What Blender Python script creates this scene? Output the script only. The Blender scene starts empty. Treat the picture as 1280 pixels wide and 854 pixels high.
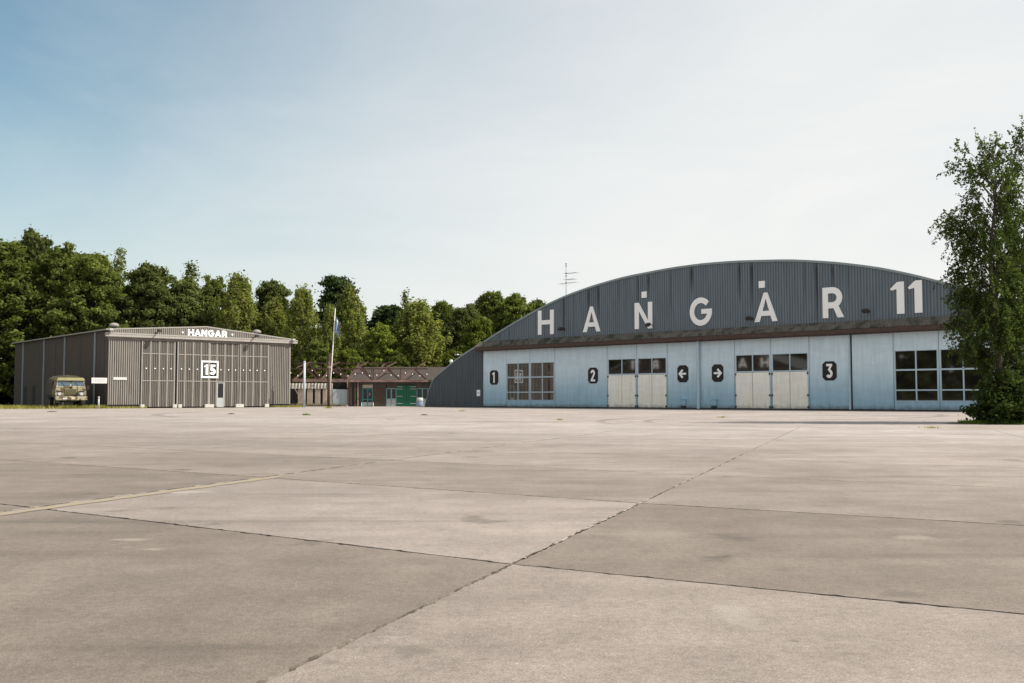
import bpy, bmesh, math, random
import numpy as np
from mathutils import Vector, Matrix

S = bpy.context.scene
COL = S.collection
R = math.radians

# ---------------------------------------------------------------- camera
cd = bpy.data.cameras.new('camera'); cam = bpy.data.objects.new('camera', cd); COL.objects.link(cam)
cd.sensor_width = 36.0; cd.lens = 35.0; cd.clip_start = 0.05; cd.clip_end = 5000
cam.location = (0, 0, 0.9); cam.rotation_euler = (R(90 + 3.2436), 0, 0)
S.camera = cam
# ---------------------------------------------------------------- sky and sun
SUN_EL, SUN_AZ = R(46), R(100)          # azimuth clockwise from +Y
W = bpy.data.worlds.new('World'); S.world = W; W.use_nodes = True
wn, wl = W.node_tree.nodes, W.node_tree.links
wn.clear()
wo = wn.new('ShaderNodeOutputWorld'); wb = wn.new('ShaderNodeBackground')
sky = wn.new('ShaderNodeTexSky'); sky.sky_type = 'NISHITA'; sky.sun_disc = False
sky.sun_elevation = SUN_EL; sky.sun_rotation = SUN_AZ
sky.air_density = 1.0; sky.dust_density = 2.2; sky.ozone_density = 0.35; sky.altitude = 0
wb.inputs['Strength'].default_value = 0.098
# thin high cloud veil: pale, thicker low down and towards the sun, with faint wisps
tc = wn.new('ShaderNodeTexCoord')
mp = wn.new('ShaderNodeMapping'); mp.inputs['Scale'].default_value = (1.0, 1.0, 3.4)
wl.new(tc.outputs['Generated'], mp.inputs['Vector'])
nz = wn.new('ShaderNodeTexNoise'); nz.inputs['Scale'].default_value = 2.1; nz.inputs['Detail'].default_value = 7
nz.inputs['Roughness'].default_value = 0.62; nz.inputs['Distortion'].default_value = 0.5
wl.new(mp.outputs['Vector'], nz.inputs['Vector'])
def wmath(op, a, b=None, clamp=False):
    q = wn.new('ShaderNodeMath'); q.operation = op; q.use_clamp = clamp
    for i, v in enumerate((a, b)):
        if v is None: continue
        if isinstance(v, (int, float)): q.inputs[i].default_value = v
        else: wl.new(v, q.inputs[i])
    return q.outputs[0]
sep = wn.new('ShaderNodeSeparateXYZ'); wl.new(tc.outputs['Generated'], sep.inputs[0])
# the veil covers the sky except for one clear gap high on the left
GAP_AZ, GAP_EL = R(-42), R(31)
dt = wn.new('ShaderNodeVectorMath'); dt.operation = 'DOT_PRODUCT'; wl.new(tc.outputs['Generated'], dt.inputs[0])
dt.inputs[1].default_value = (math.sin(GAP_AZ) * math.cos(GAP_EL), math.cos(GAP_AZ) * math.cos(GAP_EL), math.sin(GAP_EL))
ang = wmath('ARCCOSINE', wmath('MINIMUM', dt.outputs['Value'], 1.0))
gm_ = wn.new('ShaderNodeMapRange'); gm_.interpolation_type = 'SMOOTHSTEP'
gm_.inputs['From Min'].default_value = R(55); gm_.inputs['From Max'].default_value = R(5); wl.new(ang, gm_.inputs['Value'])
veil = wmath('SUBTRACT', wmath('SUBTRACT', 0.96, wmath('MULTIPLY', sep.outputs[2], 0.42)), wmath('MULTIPLY', gm_.outputs['Result'], 0.88))
veil = wmath('ADD', veil, wmath('MULTIPLY', wmath('SUBTRACT', nz.outputs['Fac'], 0.5), 0.45))
veil = wmath('MINIMUM', wmath('MAXIMUM', veil, 0.02), 0.94)
mx = wn.new('ShaderNodeMixRGB'); mx.blend_type = 'MIX'
tn = wn.new('ShaderNodeMixRGB'); tn.blend_type = 'MULTIPLY'; tn.inputs['Fac'].default_value = 1
tn.inputs['Color2'].default_value = (0.48, 0.64, 0.60, 1)          # the clear sky of this photograph leans to teal
wl.new(sky.outputs['Color'], tn.inputs['Color1'])
wl.new(veil, mx.inputs['Fac']); wl.new(tn.outputs['Color'], mx.inputs['Color1'])
mx.inputs['Color2'].default_value = (4.2, 4.16, 4.07, 1)
wl.new(mx.outputs['Color'], wb.inputs['Color']); wl.new(wb.outputs['Background'], wo.inputs['Surface'])

sd = bpy.data.lights.new('sun', 'SUN'); sd.energy = 3.0; sd.angle = R(0.55); sd.color = (1.0, 0.94, 0.84)
sun = bpy.data.objects.new('sun', sd); COL.objects.link(sun)
sv = Vector((math.sin(SUN_AZ) * math.cos(SUN_EL), math.cos(SUN_AZ) * math.cos(SUN_EL), math.sin(SUN_EL)))
sun.rotation_euler = sv.to_track_quat('Z', 'Y').to_euler(); sun.location = (60, 10, 60)
S.view_settings.view_transform = 'Standard'; S.view_settings.look = 'None'
S.view_settings.exposure = 1.2; S.view_settings.gamma = 1.0
S.cycles.max_bounces = 6; S.cycles.diffuse_bounces = 3; S.cycles.transmission_bounces = 3

# ---------------------------------------------------------------- materials
MATS = {}
def mat(name, c1, c2=None, scale=3.0, rough=0.7, bump=0.0, bscale=None, metal=0.0, spec=0.3, stretch=(1, 1, 1),
        dirt=None, dirt_scale=1.0, dirt_lo=0.55, dirt_hi=0.75, detail=5):
    """colour noise c1..c2 in object space, optional third 'dirt' colour in patches, optional fine bump"""
    if name in MATS: return MATS[name]
    m = bpy.data.materials.new(name); m.use_nodes = True
    n, l = m.node_tree.nodes, m.node_tree.links
    b = n['Principled BSDF']; b.inputs['Roughness'].default_value = rough
    b.inputs['Metallic'].default_value = metal; b.inputs['Specular IOR Level'].default_value = spec
    c2 = c2 or c1
    t = n.new('ShaderNodeTexCoord'); mpn = n.new('ShaderNodeMapping'); mpn.inputs['Scale'].default_value = stretch
    l.new(t.outputs['Object'], mpn.inputs['Vector'])
    a = n.new('ShaderNodeTexNoise'); a.inputs['Scale'].default_value = scale; a.inputs['Detail'].default_value = detail
    a.inputs['Roughness'].default_value = 0.6
    l.new(mpn.outputs['Vector'], a.inputs['Vector'])
    r = n.new('ShaderNodeValToRGB'); r.color_ramp.elements[0].position = 0.3; r.color_ramp.elements[1].position = 0.7
    r.color_ramp.elements[0].color = (*c1, 1); r.color_ramp.elements[1].color = (*c2, 1)
    l.new(a.outputs['Fac'], r.inputs['Fac'])
    out = r.outputs['Color']
    if dirt:
        d = n.new('ShaderNodeTexNoise'); d.inputs['Scale'].default_value = dirt_scale; d.inputs['Detail'].default_value = 6
        d.inputs['Roughness'].default_value = 0.65
        l.new(mpn.outputs['Vector'], d.inputs['Vector'])
        dr = n.new('ShaderNodeValToRGB'); dr.color_ramp.elements[0].position = dirt_lo; dr.color_ramp.elements[1].position = dirt_hi
        l.new(d.outputs['Fac'], dr.inputs['Fac'])
        mm = n.new('ShaderNodeMixRGB'); l.new(dr.outputs['Color'], mm.inputs['Fac']); l.new(out, mm.inputs['Color1'])
        mm.inputs['Color2'].default_value = (*dirt, 1); out = mm.outputs['Color']
    l.new(out, b.inputs['Base Color'])
    if bump:
        bn = n.new('ShaderNodeTexNoise'); bn.inputs['Scale'].default_value = bscale or scale * 8; bn.inputs['Detail'].default_value = 4
        l.new(t.outputs['Object'], bn.inputs['Vector'])
        bu = n.new('ShaderNodeBump'); bu.inputs['Strength'].default_value = bump; bu.inputs['Distance'].default_value = 0.02
        l.new(bn.outputs['Fac'], bu.inputs['Height']); l.new(bu.outputs['Normal'], b.inputs['Normal'])
    MATS[name] = m
    return m

def node_math(n, l, op, a, b=None, clamp=False):
    q = n.new('ShaderNodeMath'); q.operation = op; q.use_clamp = clamp
    for i, v in enumerate((a, b)):
        if v is None: continue
        if isinstance(v, (int, float)): q.inputs[i].default_value = v
        else: l.new(v, q.inputs[i])
    return q.outputs[0]

_DK, _LT = (0.105, 0.088, 0.074), (0.40, 0.36, 0.31)
# old oil drips and pale scuffs: x, y, half sizes, strength, tone
SPOTS = [(-.355, 3.57, .085, .10, .6, _DK), (1.79, 4.62, .10, .12, .45, _DK), (-2.42, 6.4, .14, .08, .42, _LT), (-2.15, 6.0, .08, .05, .38, _LT), (-2.32, 6.08, .05, .04, .35, _LT),
         (2.6, 6.5, .16, .12, .35, _LT), (.93, 4.15, .10, .30, .16, _LT), (-.55, 4.2, .25, .5, .22, _DK), (-1.9, 5.0, .5, .35, .2, _DK), (2.1, 5.2, .5, .3, .2, _DK), (.9, 6.6, .35, .25, .2, _LT),
         (-1.3, 3.6, .4, .22, .22, _DK), (-.62, 3.45, .05, .04, .5, _DK), (3.4, 8.2, .6, .25, .2, _DK), (-1.2, 8.6, .7, .2, .16, _DK), (1.05, 3.75, .03, .03, .7, _DK), (-3.2, 9.6, .4, .2, .3, _LT)]
def concrete_mat(name, far):
    m = bpy.data.materials.new(name); m.use_nodes = True
    n, l = m.node_tree.nodes, m.node_tree.links
    b = n['Principled BSDF']; b.inputs['Roughness'].default_value = 0.75; b.inputs['Specular IOR Level'].default_value = 0.42
    g = n.new('ShaderNodeNewGeometry'); P = g.outputs['Position']
    def noise(scale, detail=5, rough=0.6, stretch=None, dist=0.0):
        v = P
        if stretch:
            mq = n.new('ShaderNodeMapping'); mq.inputs['Scale'].default_value = stretch[:3]
            mq.inputs['Rotation'].default_value = (0, 0, R(stretch[3])); l.new(P, mq.inputs['Vector']); v = mq.outputs['Vector']
        q = n.new('ShaderNodeTexNoise'); q.inputs['Scale'].default_value = scale; q.inputs['Detail'].default_value = detail
        q.inputs['Roughness'].default_value = rough; q.inputs['Distortion'].default_value = dist
        l.new(v, q.inputs['Vector']); return q.outputs['Fac']
    def ramp(f, p0, p1, c0, c1):
        q = n.new('ShaderNodeValToRGB'); q.color_ramp.elements[0].position = p0; q.color_ramp.elements[1].position = p1
        q.color_ramp.elements[0].color = (*c0, 1); q.color_ramp.elements[1].color = (*c1, 1); l.new(f, q.inputs['Fac']); return q.outputs['Color']
    def mix(kind, fac, a, bb):
        q = n.new('ShaderNodeMixRGB'); q.blend_type = kind
        for s, v in (('Fac', fac), ('Color1', a), ('Color2', bb)):
            if isinstance(v, (int, float)): q.inputs[s].default_value = v
            elif isinstance(v, tuple): q.inputs[s].default_value = (*v, 1)
            else: l.new(v, q.inputs[s])
        return q.outputs['Color']
    col = ramp(noise(0.45, 6, 0.6, (1, 1, 1, 19), 0.4), 0.32, 0.68, (0.222, 0.181, 0.152), (0.284, 0.238, 0.204))
    col = mix('MULTIPLY', 1.0, col, ramp(noise(2.3, 7, 0.7), 0.3, 0.7, (0.80, 0.79, 0.78), (1.10, 1.10, 1.10)))
    col = mix('MULTIPLY', 1.0, col, ramp(noise(0.9, 6, 0.6, (0.35, 2.2, 1, 40)), 0.33, 0.6, (0.90, 0.89, 0.88), (1.03, 1.03, 1.03)))
    # long faint drag marks of tyres across the apron
    col = mix('MULTIPLY', 1.0, col, ramp(noise(0.8, 5, 0.6, (0.10, 3.2, 1, 8)), 0.30, 0.46, (0.78, 0.775, 0.77), (1, 1, 1)))
    # fine aggregate
    col = mix('MULTIPLY', 1.0, col, ramp(noise(110, 3, 0.7), 0.32, 0.68, (0.58, 0.58, 0.58), (1.26, 1.26, 1.26)))
    col = mix('MULTIPLY', 1.0, col, ramp(noise(290, 2, 0.6), 0.36, 0.66, (0.80, 0.80, 0.80), (1.13, 1.13, 1.13)))
    col = mix('MIX', ramp(noise(38, 2, 0.5), 0.735, 0.765, (0, 0, 0), (0.55, 0.55, 0.55)), col, (0.50, 0.45, 0.39))
    col = mix('MULTIPLY', 1.0, col, ramp(noise(0.23, 5, 0.65), 0.34, 0.62, (0.84, 0.83, 0.82), (1.07, 1.07, 1.07)))
    col = mix('MULTIPLY', 1.0, col, ramp(noise(24, 4, 0.75), 0.30, 0.60, (0.76, 0.76, 0.76), (1.08, 1.08, 1.08)))
    # dark oily spots and pale scuffs
    col = mix('MULTIPLY', 1.0, col, ramp(noise(1.15, 4, 0.5), 0.27, 0.34, (0.66, 0.65, 0.64), (1, 1, 1)))
    col = mix('MIX', ramp(noise(2.9, 5, 0.6, (0.6, 1.7, 1, 65)), 0.70, 0.76, (0, 0, 0), (0.5, 0.5, 0.5)), col, (0.36, 0.32, 0.28))
    if not far:
        sp = n.new('ShaderNodeSeparateXYZ'); l.new(P, sp.inputs[0]); wv = node_math(n, l, 'MULTIPLY', node_math(n, l, 'SUBTRACT', noise(7, 6, .7), 0.5), 2.6)
        for cx, cy, rx, ry, amt, tone in SPOTS:
            dx = node_math(n, l, 'DIVIDE', node_math(n, l, 'SUBTRACT', sp.outputs[0], cx), rx); dy = node_math(n, l, 'DIVIDE', node_math(n, l, 'SUBTRACT', sp.outputs[1], cy), ry)
            d = node_math(n, l, 'SQRT', node_math(n, l, 'ADD', node_math(n, l, 'MULTIPLY', dx, dx), node_math(n, l, 'MULTIPLY', dy, dy)))
            k = node_math(n, l, 'MULTIPLY', node_math(n, l, 'SUBTRACT', 1.0, node_math(n, l, 'ADD', d, wv)), 1.8, True)
            col = mix('MIX', node_math(n, l, 'MULTIPLY', k, amt), col, tone)
    if far:
        sp = n.new('ShaderNodeSeparateXYZ'); l.new(P, sp.inputs[0]); x, y = sp.outputs[0], sp.outputs[1]
        wob = node_math(n, l, 'MULTIPLY', node_math(n, l, 'SUBTRACT', noise(0.7, 3), 0.5), 0.12)
        # skewed slab grid, same joints as the slabs near by: p = (x cos - y sin) along and across
        def joint(nx, ny, off, period, half, lo):
            s = node_math(n, l, 'ADD', node_math(n, l, 'MULTIPLY', x, nx), node_math(n, l, 'MULTIPLY', y, ny))
            s = node_math(n, l, 'ADD', node_math(n, l, 'SUBTRACT', s, off), wob)
            s = node_math(n, l, 'PINGPONG', s, period / 2)
            k = node_math(n, l, 'LESS_THAN', s, half)
            return k
        ja = joint(0.9436, -0.331, -1.809, 4.638, 0.035, 0)
        jb = joint(0.5765, 0.8171, 4.465, 3.188, 0.022, 0)
        jn = node_math(n, l, 'MULTIPLY', node_math(n, l, 'MAXIMUM', ja, jb), node_math(n, l, 'GREATER_THAN', noise(0.33, 3), 0.44))
        col = mix('MIX', node_math(n, l, 'MULTIPLY', jn, 0.5), col, (0.17, 0.14, 0.12))
        # curved tyre tracks left by turning vehicles
        for cx, cy, rad, wd, amt in ((17.5, 37, 14.2, 0.16, 0.75), (17.5, 37, 12.4, 0.16, 0.65), (-14, 41, 9.0, 0.18, 0.7), (-14, 41, 7.3, 0.18, 0.6), (2, 60, 22, 0.3, 0.6), (-6, 30, 9.5, .13, .5), (9, 33, 11, .14, .6), (9, 33, 9.4, .14, .5)):
            dx = node_math(n, l, 'SUBTRACT', x, cx); dy = node_math(n, l, 'SUBTRACT', y, cy)
            d = node_math(n, l, 'SQRT', node_math(n, l, 'ADD', node_math(n, l, 'MULTIPLY', dx, dx), node_math(n, l, 'MULTIPLY', dy, dy)))
            k = node_math(n, l, 'LESS_THAN', node_math(n, l, 'ABSOLUTE', node_math(n, l, 'SUBTRACT', d, rad)), wd)
            k = node_math(n, l, 'MULTIPLY', k, node_math(n, l, 'MULTIPLY', node_math(n, l, 'SUBTRACT', noise(0.14, 4), 0.40), 4.5, True))
            col = mix('MULTIPLY', node_math(n, l, 'MULTIPLY', k, amt), col, (0.35, 0.34, 0.33))
    oi = n.new('ShaderNodeObjectInfo'); col = mix('MULTIPLY', 1.0, col, oi.outputs['Color'])
    l.new(col, b.inputs['Base Color'])
    bu = n.new('ShaderNodeBump'); bu.inputs['Strength'].default_value = 0.35; bu.inputs['Distance'].default_value = 0.004
    l.new(node_math(n, l, 'ADD', noise(75, 4, 0.7), noise(9, 4, 0.6)), bu.inputs['Height']); l.new(bu.outputs['Normal'], b.inputs['Normal'])
    return m

def paint_mat(name, top, low, z0, z1, dirtcol, scale=0.6):
    """sheet-metal door paint: low colour below z0 blending into the top colour above, ragged border, grime runs"""
    m = bpy.data.materials.new(name); m.use_nodes = True
    n, l = m.node_tree.nodes, m.node_tree.links
    b = n['Principled BSDF']; b.inputs['Roughness'].default_value = 0.55; b.inputs['Specular IOR Level'].default_value = 0.3
    t = n.new('ShaderNodeTexCoord'); sp = n.new('ShaderNodeSeparateXYZ'); l.new(t.outputs['Object'], sp.inputs[0])
    def noise(sc, stretch, det=6):
        mq = n.new('ShaderNodeMapping'); mq.inputs['Scale'].default_value = stretch; l.new(t.outputs['Object'], mq.inputs['Vector'])
        q = n.new('ShaderNodeTexNoise'); q.inputs['Scale'].default_value = sc; q.inputs['Detail'].default_value = det; q.inputs['Roughness'].default_value = 0.62
        l.new(mq.outputs['Vector'], q.inputs['Vector']); return q.outputs['Fac']
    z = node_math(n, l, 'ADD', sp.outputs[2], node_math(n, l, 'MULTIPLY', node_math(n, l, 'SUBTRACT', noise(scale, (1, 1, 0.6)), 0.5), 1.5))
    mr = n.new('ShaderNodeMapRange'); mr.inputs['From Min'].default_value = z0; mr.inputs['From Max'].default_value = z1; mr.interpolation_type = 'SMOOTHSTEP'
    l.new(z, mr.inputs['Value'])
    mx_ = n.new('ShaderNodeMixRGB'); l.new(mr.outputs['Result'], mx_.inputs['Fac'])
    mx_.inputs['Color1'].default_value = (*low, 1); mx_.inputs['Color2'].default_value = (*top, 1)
    def mul(a, f, p0, p1, lo, hi):
        q = n.new('ShaderNodeValToRGB'); q.color_ramp.elements[0].position = p0; q.color_ramp.elements[1].position = p1
        q.color_ramp.elements[0].color = (*lo, 1); q.color_ramp.elements[1].color = (*hi, 1); l.new(f, q.inputs['Fac'])
        k = n.new('ShaderNodeMixRGB'); k.blend_type = 'MULTIPLY'; k.inputs['Fac'].default_value = 1
        l.new(a, k.inputs['Color1']); l.new(q.outputs['Color'], k.inputs['Color2']); return k.outputs['Color']
    c = mul(mx_.outputs['Color'], noise(2.0, (2.2, 2.2, 0.25)), 0.3, 0.65, (0.88, 0.88, 0.87), (1.03, 1.03, 1.03))
    c = mul(c, noise(1.2, (0.5, 0.5, 2.0)), 0.3, 0.6, (0.93, 0.93, 0.93), (1.02, 1.02, 1.02))
    # splash dirt on the lowest hand's breadth
    zz = node_math(n, l, 'ADD', sp.outputs[2], node_math(n, l, 'MULTIPLY', node_math(n, l, 'SUBTRACT', noise(2.5, (1, 1, 1)), 0.5), 0.7))
    mr2 = n.new('ShaderNodeMapRange'); mr2.inputs['From Min'].default_value = 0.05; mr2.inputs['From Max'].default_value = 0.42
    mr2.inputs['To Min'].default_value = 0.75; mr2.inputs['To Max'].default_value = 0.0; l.new(zz, mr2.inputs['Value'])
    k = n.new('ShaderNodeMixRGB'); l.new(mr2.outputs['Result'], k.inputs['Fac']); l.new(c, k.inputs['Color1']); k.inputs['Color2'].default_value = (*dirtcol, 1)
    l.new(k.outputs['Color'], b.inputs['Base Color'])
    MATS[name] = m; return m

def sheet_mat(name, c1, c2, streak):
    """corrugated cladding; a colour attribute carries the rust and soot runs"""
    m = mat(name, c1, c2, scale=1.4, rough=0.55, stretch=(1.6, 1.6, 0.22), spec=0.35, bump=0.05, bscale=8)
    n, l = m.node_tree.nodes, m.node_tree.links
    b = n['Principled BSDF']; src = b.inputs['Base Color'].links[0].from_socket
    at_ = n.new('ShaderNodeAttribute'); at_.attribute_name = 'stain'
    q = n.new('ShaderNodeMixRGB'); l.new(at_.outputs['Fac'], q.inputs['Fac']); l.new(src, q.inputs['Color1']); q.inputs['Color2'].default_value = (*streak, 1)
    l.new(q.outputs['Color'], b.inputs['Base Color']); return m

def glass_mat(name, c=(0.012, 0.010, 0.009), ior=2.4, rough=0.03):
    m = bpy.data.materials.new(name); m.use_nodes = True
    b = m.node_tree.nodes['Principled BSDF']
    b.inputs['Base Color'].default_value = (*c, 1); b.inputs['Roughness'].default_value = rough; b.inputs['IOR'].default_value = ior
    n, l = m.node_tree.nodes, m.node_tree.links
    t = n.new('ShaderNodeTexCoord'); q = n.new('ShaderNodeTexNoise'); q.inputs['Scale'].default_value = 0.9; q.inputs['Detail'].default_value = 1
    l.new(t.outputs['Object'], q.inputs['Vector'])
    bu = n.new('ShaderNodeBump'); bu.inputs['Strength'].default_value = 0.03; bu.inputs['Distance'].default_value = 0.01
    l.new(q.outputs['Fac'], bu.inputs['Height']); l.new(bu.outputs['Normal'], b.inputs['Normal'])
    return m

def leaf_mat(name, c1, c2, c3, trans=0.38):
    m = bpy.data.materials.new(name); m.use_nodes = True
    n, l = m.node_tree.nodes, m.node_tree.links; n.clear()
    o = n.new('ShaderNodeOutputMaterial'); d = n.new('ShaderNodeBsdfDiffuse'); tr = n.new('ShaderNodeBsdfTranslucent'); mxs = n.new('ShaderNodeMixShader')
    a = n.new('ShaderNodeAttribute'); a.attribute_name = 'leaf'
    r = n.new('ShaderNodeValToRGB'); e = r.color_ramp.elements
    e[0].position = 0.0; e[0].color = (*c1, 1); e[1].position = 1.0; e[1].color = (*c3, 1)
    k = e.new(0.55); k.color = (*c2, 1)
    l.new(a.outputs['Fac'], r.inputs['Fac'])
    oi = n.new('ShaderNodeObjectInfo'); h = n.new('ShaderNodeMixRGB'); h.blend_type = 'MULTIPLY'; h.inputs['Fac'].default_value = 1
    l.new(r.outputs['Color'], h.inputs['Color1']); l.new(oi.outputs['Color'], h.inputs['Color2'])
    l.new(h.outputs['Color'], d.inputs['Color'])
    y = n.new('ShaderNodeMixRGB'); y.blend_type = 'MULTIPLY'; y.inputs['Fac'].default_value = 1; y.inputs['Color2'].default_value = (1.5, 1.55, 0.7, 1)
    l.new(h.outputs['Color'], y.inputs['Color1']); l.new(y.outputs['Color'], tr.inputs['Color'])
    mxs.inputs['Fac'].default_value = trans
    l.new(d.outputs['BSDF'], mxs.inputs[1]); l.new(tr.outputs['BSDF'], mxs.inputs[2]); l.new(mxs.outputs['Shader'], o.inputs['Surface'])
    return m

# ---------------------------------------------------------------- mesh builder
class MB:
    def __init__(s): s.v = []; s.f = []; s.m = []; s.cur = 0; s.st = []
    def add(s, vs, fs):
        o = len(s.v); s.v += [tuple(p) for p in vs]
        for f in fs: s.f.append(tuple(i + o for i in f)); s.m.append(s.cur)
    def box(s, x0, x1, y0, y1, z0, z1):
        s.add([(x0, y0, z0), (x1, y0, z0), (x1, y1, z0), (x0, y1, z0), (x0, y0, z1), (x1, y0, z1), (x1, y1, z1), (x0, y1, z1)],
              [(0, 3, 2, 1), (4, 5, 6, 7), (0, 1, 5, 4), (1, 2, 6, 5), (2, 3, 7, 6), (3, 0, 4, 7)]); return s
    def bbox(s, x0, x1, y0, y1, z0, z1, c):
        """box with its vertical-plane outline (x, z) chamfered at the front (-y)"""
        s.add([(x0 + c, y0, z0 + c), (x1 - c, y0, z0 + c), (x1 - c, y0, z1 - c), (x0 + c, y0, z1 - c),
               (x0, y0 + c, z0), (x1, y0 + c, z0), (x1, y0 + c, z1), (x0, y0 + c, z1),
               (x0, y1, z0), (x1, y1, z0), (x1, y1, z1), (x0, y1, z1)],
              [(0, 1, 2, 3), (0, 4, 5, 1), (1, 5, 6, 2), (2, 6, 7, 3), (3, 7, 4, 0), (4, 8, 9, 5), (5, 9, 10, 6), (6, 10, 11, 7), (7, 11, 8, 4), (8, 11, 10, 9)]); return s
    def bar(s, a, b, w, h=None, up=(0, 0, 1)):
        a, b = Vector(a), Vector(b); d = (b - a).normalized(); u = Vector(up)
        if abs(d.dot(u)) > 0.97: u = Vector((1, 0, 0))
        x = d.cross(u).normalized() * w / 2; y = x.cross(d).normalized() * (h or w) / 2
        s.add([a - x - y, a + x - y, a + x + y, a - x + y, b - x - y, b + x - y, b + x + y, b - x + y],
              [(0, 3, 2, 1), (4, 5, 6, 7), (0, 1, 5, 4), (1, 2, 6, 5), (2, 3, 7, 6), (3, 0, 4, 7)]); return s
    def tube(s, pts, rad, n=8, caps=True):
        pts = [Vector(p) for p in pts]; rad = rad if hasattr(rad, '__len__') else [rad] * len(pts)
        o = []; k = len(pts)
        for i, p in enumerate(pts):
            d = (pts[min(i + 1, k - 1)] - pts[max(i - 1, 0)]).normalized()
            u = Vector((0, 0, 1)) if abs(d.z) < 0.9 else Vector((1, 0, 0))
            x = d.cross(u).normalized(); y = d.cross(x).normalized()
            o += [p + (x * math.cos(2 * math.pi * j / n) + y * math.sin(2 * math.pi * j / n)) * rad[i] for j in range(n)]
        f = [(i * n + j, i * n + (j + 1) % n, (i + 1) * n + (j + 1) % n, (i + 1) * n + j) for i in range(k - 1) for j in range(n)]
        if caps: f += [tuple(range(n))[::-1], tuple((k - 1) * n + j for j in range(n))]
        s.add(o, f); return s
    def prism(s, poly, y0, y1):
        """polygon in (x, z), extruded from y0 (front) to y1"""
        n = len(poly)
        s.add([(p[0], y0, p[1]) for p in poly] + [(p[0], y1, p[1]) for p in poly],
              [tuple(range(n)), tuple(range(2 * n - 1, n - 1, -1))] + [(i, n + i, n + (i + 1) % n, (i + 1) % n) for i in range(n)]); return s
    def lathe(s, prof, n=14, c=(0, 0, 0)):
        o = []; k = len(prof)
        for r_, z in prof: o += [(c[0] + r_ * math.cos(2 * math.pi * j / n), c[1] + r_ * math.sin(2 * math.pi * j / n), c[2] + z) for j in range(n)]
        f = [(i * n + j, i * n + (j + 1) % n, (i + 1) * n + (j + 1) % n, (i + 1) * n + j) for i in range(k - 1) for j in range(n)]
        s.add(o, f + [tuple(range(n))[::-1], tuple((k - 1) * n + j for j in range(n))]); return s
    def strip(s, prof, z0, z1):
        """profile of (x, y) points, each column from z0(x) to z1(x)"""
        z0 = z0 if callable(z0) else (lambda x, a=z0: a); z1 = z1 if callable(z1) else (lambda x, a=z1: a)
        s.add([(x, y, z0(x)) for x, y in prof] + [(x, y, z1(x)) for x, y in prof],
              [(i, i + 1, len(prof) + i + 1, len(prof) + i) for i in range(len(prof) - 1)]); return s
    def mesh(s, name, mats):
        me = bpy.data.meshes.new(name); me.from_pydata(s.v, [], s.f)
        mats = mats if isinstance(mats, (list, tuple)) else [mats]
        for m in mats: me.materials.append(m)
        if len(mats) > 1: me.polygons.foreach_set('material_index', s.m)
        me.update(); return me
    def build(s, name, mats, parent=None, smooth=False):
        o = bpy.data.objects.new(name, s.mesh(name, mats)); COL.objects.link(o)
        if parent is not None: o.parent = parent
        if smooth: o.data.polygons.foreach_set('use_smooth', [True] * len(o.data.polygons))
        bm = bmesh.new(); bm.from_mesh(o.data); bmesh.ops.recalc_face_normals(bm, faces=bm.faces); bm.to_mesh(o.data); bm.free()
        return o

def ribs(x0, x1, pitch, d, y=0.0):
    out = [(x0, y)]; n = max(1, round((x1 - x0) / pitch)); p = (x1 - x0) / n
    for i in range(n):
        a = x0 + i * p
        out += [(a + .30 * p, y), (a + .42 * p, y - d), (a + .88 * p, y - d), (a + p, y)]
    return out

def tag(o, label=None, cat=None, group=None, kind=None):
    if label: o['label'] = label
    if cat: o['category'] = cat
    if group: o['group'] = group
    if kind: o['kind'] = kind
    return o
def empty(name, loc=(0, 0, 0), rz=0.0, label=None, cat=None, group=None):
    o = bpy.data.objects.new(name, None); COL.objects.link(o); o.location = loc; o.rotation_euler = (0, 0, rz); o.empty_display_size = 0.5
    return tag(o, label, cat, group)
def part(name, mesh, parent, loc=(0, 0, 0)):
    o = bpy.data.objects.new(name, mesh); COL.objects.link(o); o.parent = parent; o.location = loc; return o
def dup(root, loc, rz, label=None, scale=None):
    r = root.copy(); COL.objects.link(r); r.location = loc; r.rotation_euler = (0, 0, rz)
    if scale: r.scale = scale
    if label: r['label'] = label
    for ch in list(root.children):
        c = ch.copy(); COL.objects.link(c); c.parent = r
        for g in list(ch.children):
            d = g.copy(); COL.objects.link(d); d.parent = c
    return r

# glyph strokes in a box of height 1, as lists of polygons (x, z)
def quadstrip(pts, w):
    out = []; n = len(pts)
    L = []
    for i in range(n):
        a = pts[max(i - 1, 0)]; b = pts[min(i + 1, n - 1)]
        dx, dz = b[0] - a[0], b[1] - a[1]; q = math.hypot(dx, dz) or 1
        k = 1.0
        if 0 < i < n - 1:
            d1 = Vector((pts[i][0] - a[0], pts[i][1] - a[1])).normalized(); d2 = Vector((b[0] - pts[i][0], b[1] - pts[i][1])).normalized()
            k = 1 / max(0.5, math.sqrt(max(0.0, (1 + d1.dot(d2)) / 2)))
        nx, nz = -dz / q * w / 2 * k, dx / q * w / 2 * k
        L.append(((pts[i][0] + nx, pts[i][1] + nz), (pts[i][0] - nx, pts[i][1] - nz)))
    for i in range(n - 1): out.append([L[i][0], L[i + 1][0], L[i + 1][1], L[i][1]])
    return out
def arc(cx, cz, rx, rz, a0, a1, n=16):
    return [(cx + rx * math.cos(R(a0 + (a1 - a0) * i / n)), cz + rz * math.sin(R(a0 + (a1 - a0) * i / n))) for i in range(n + 1)]
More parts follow.
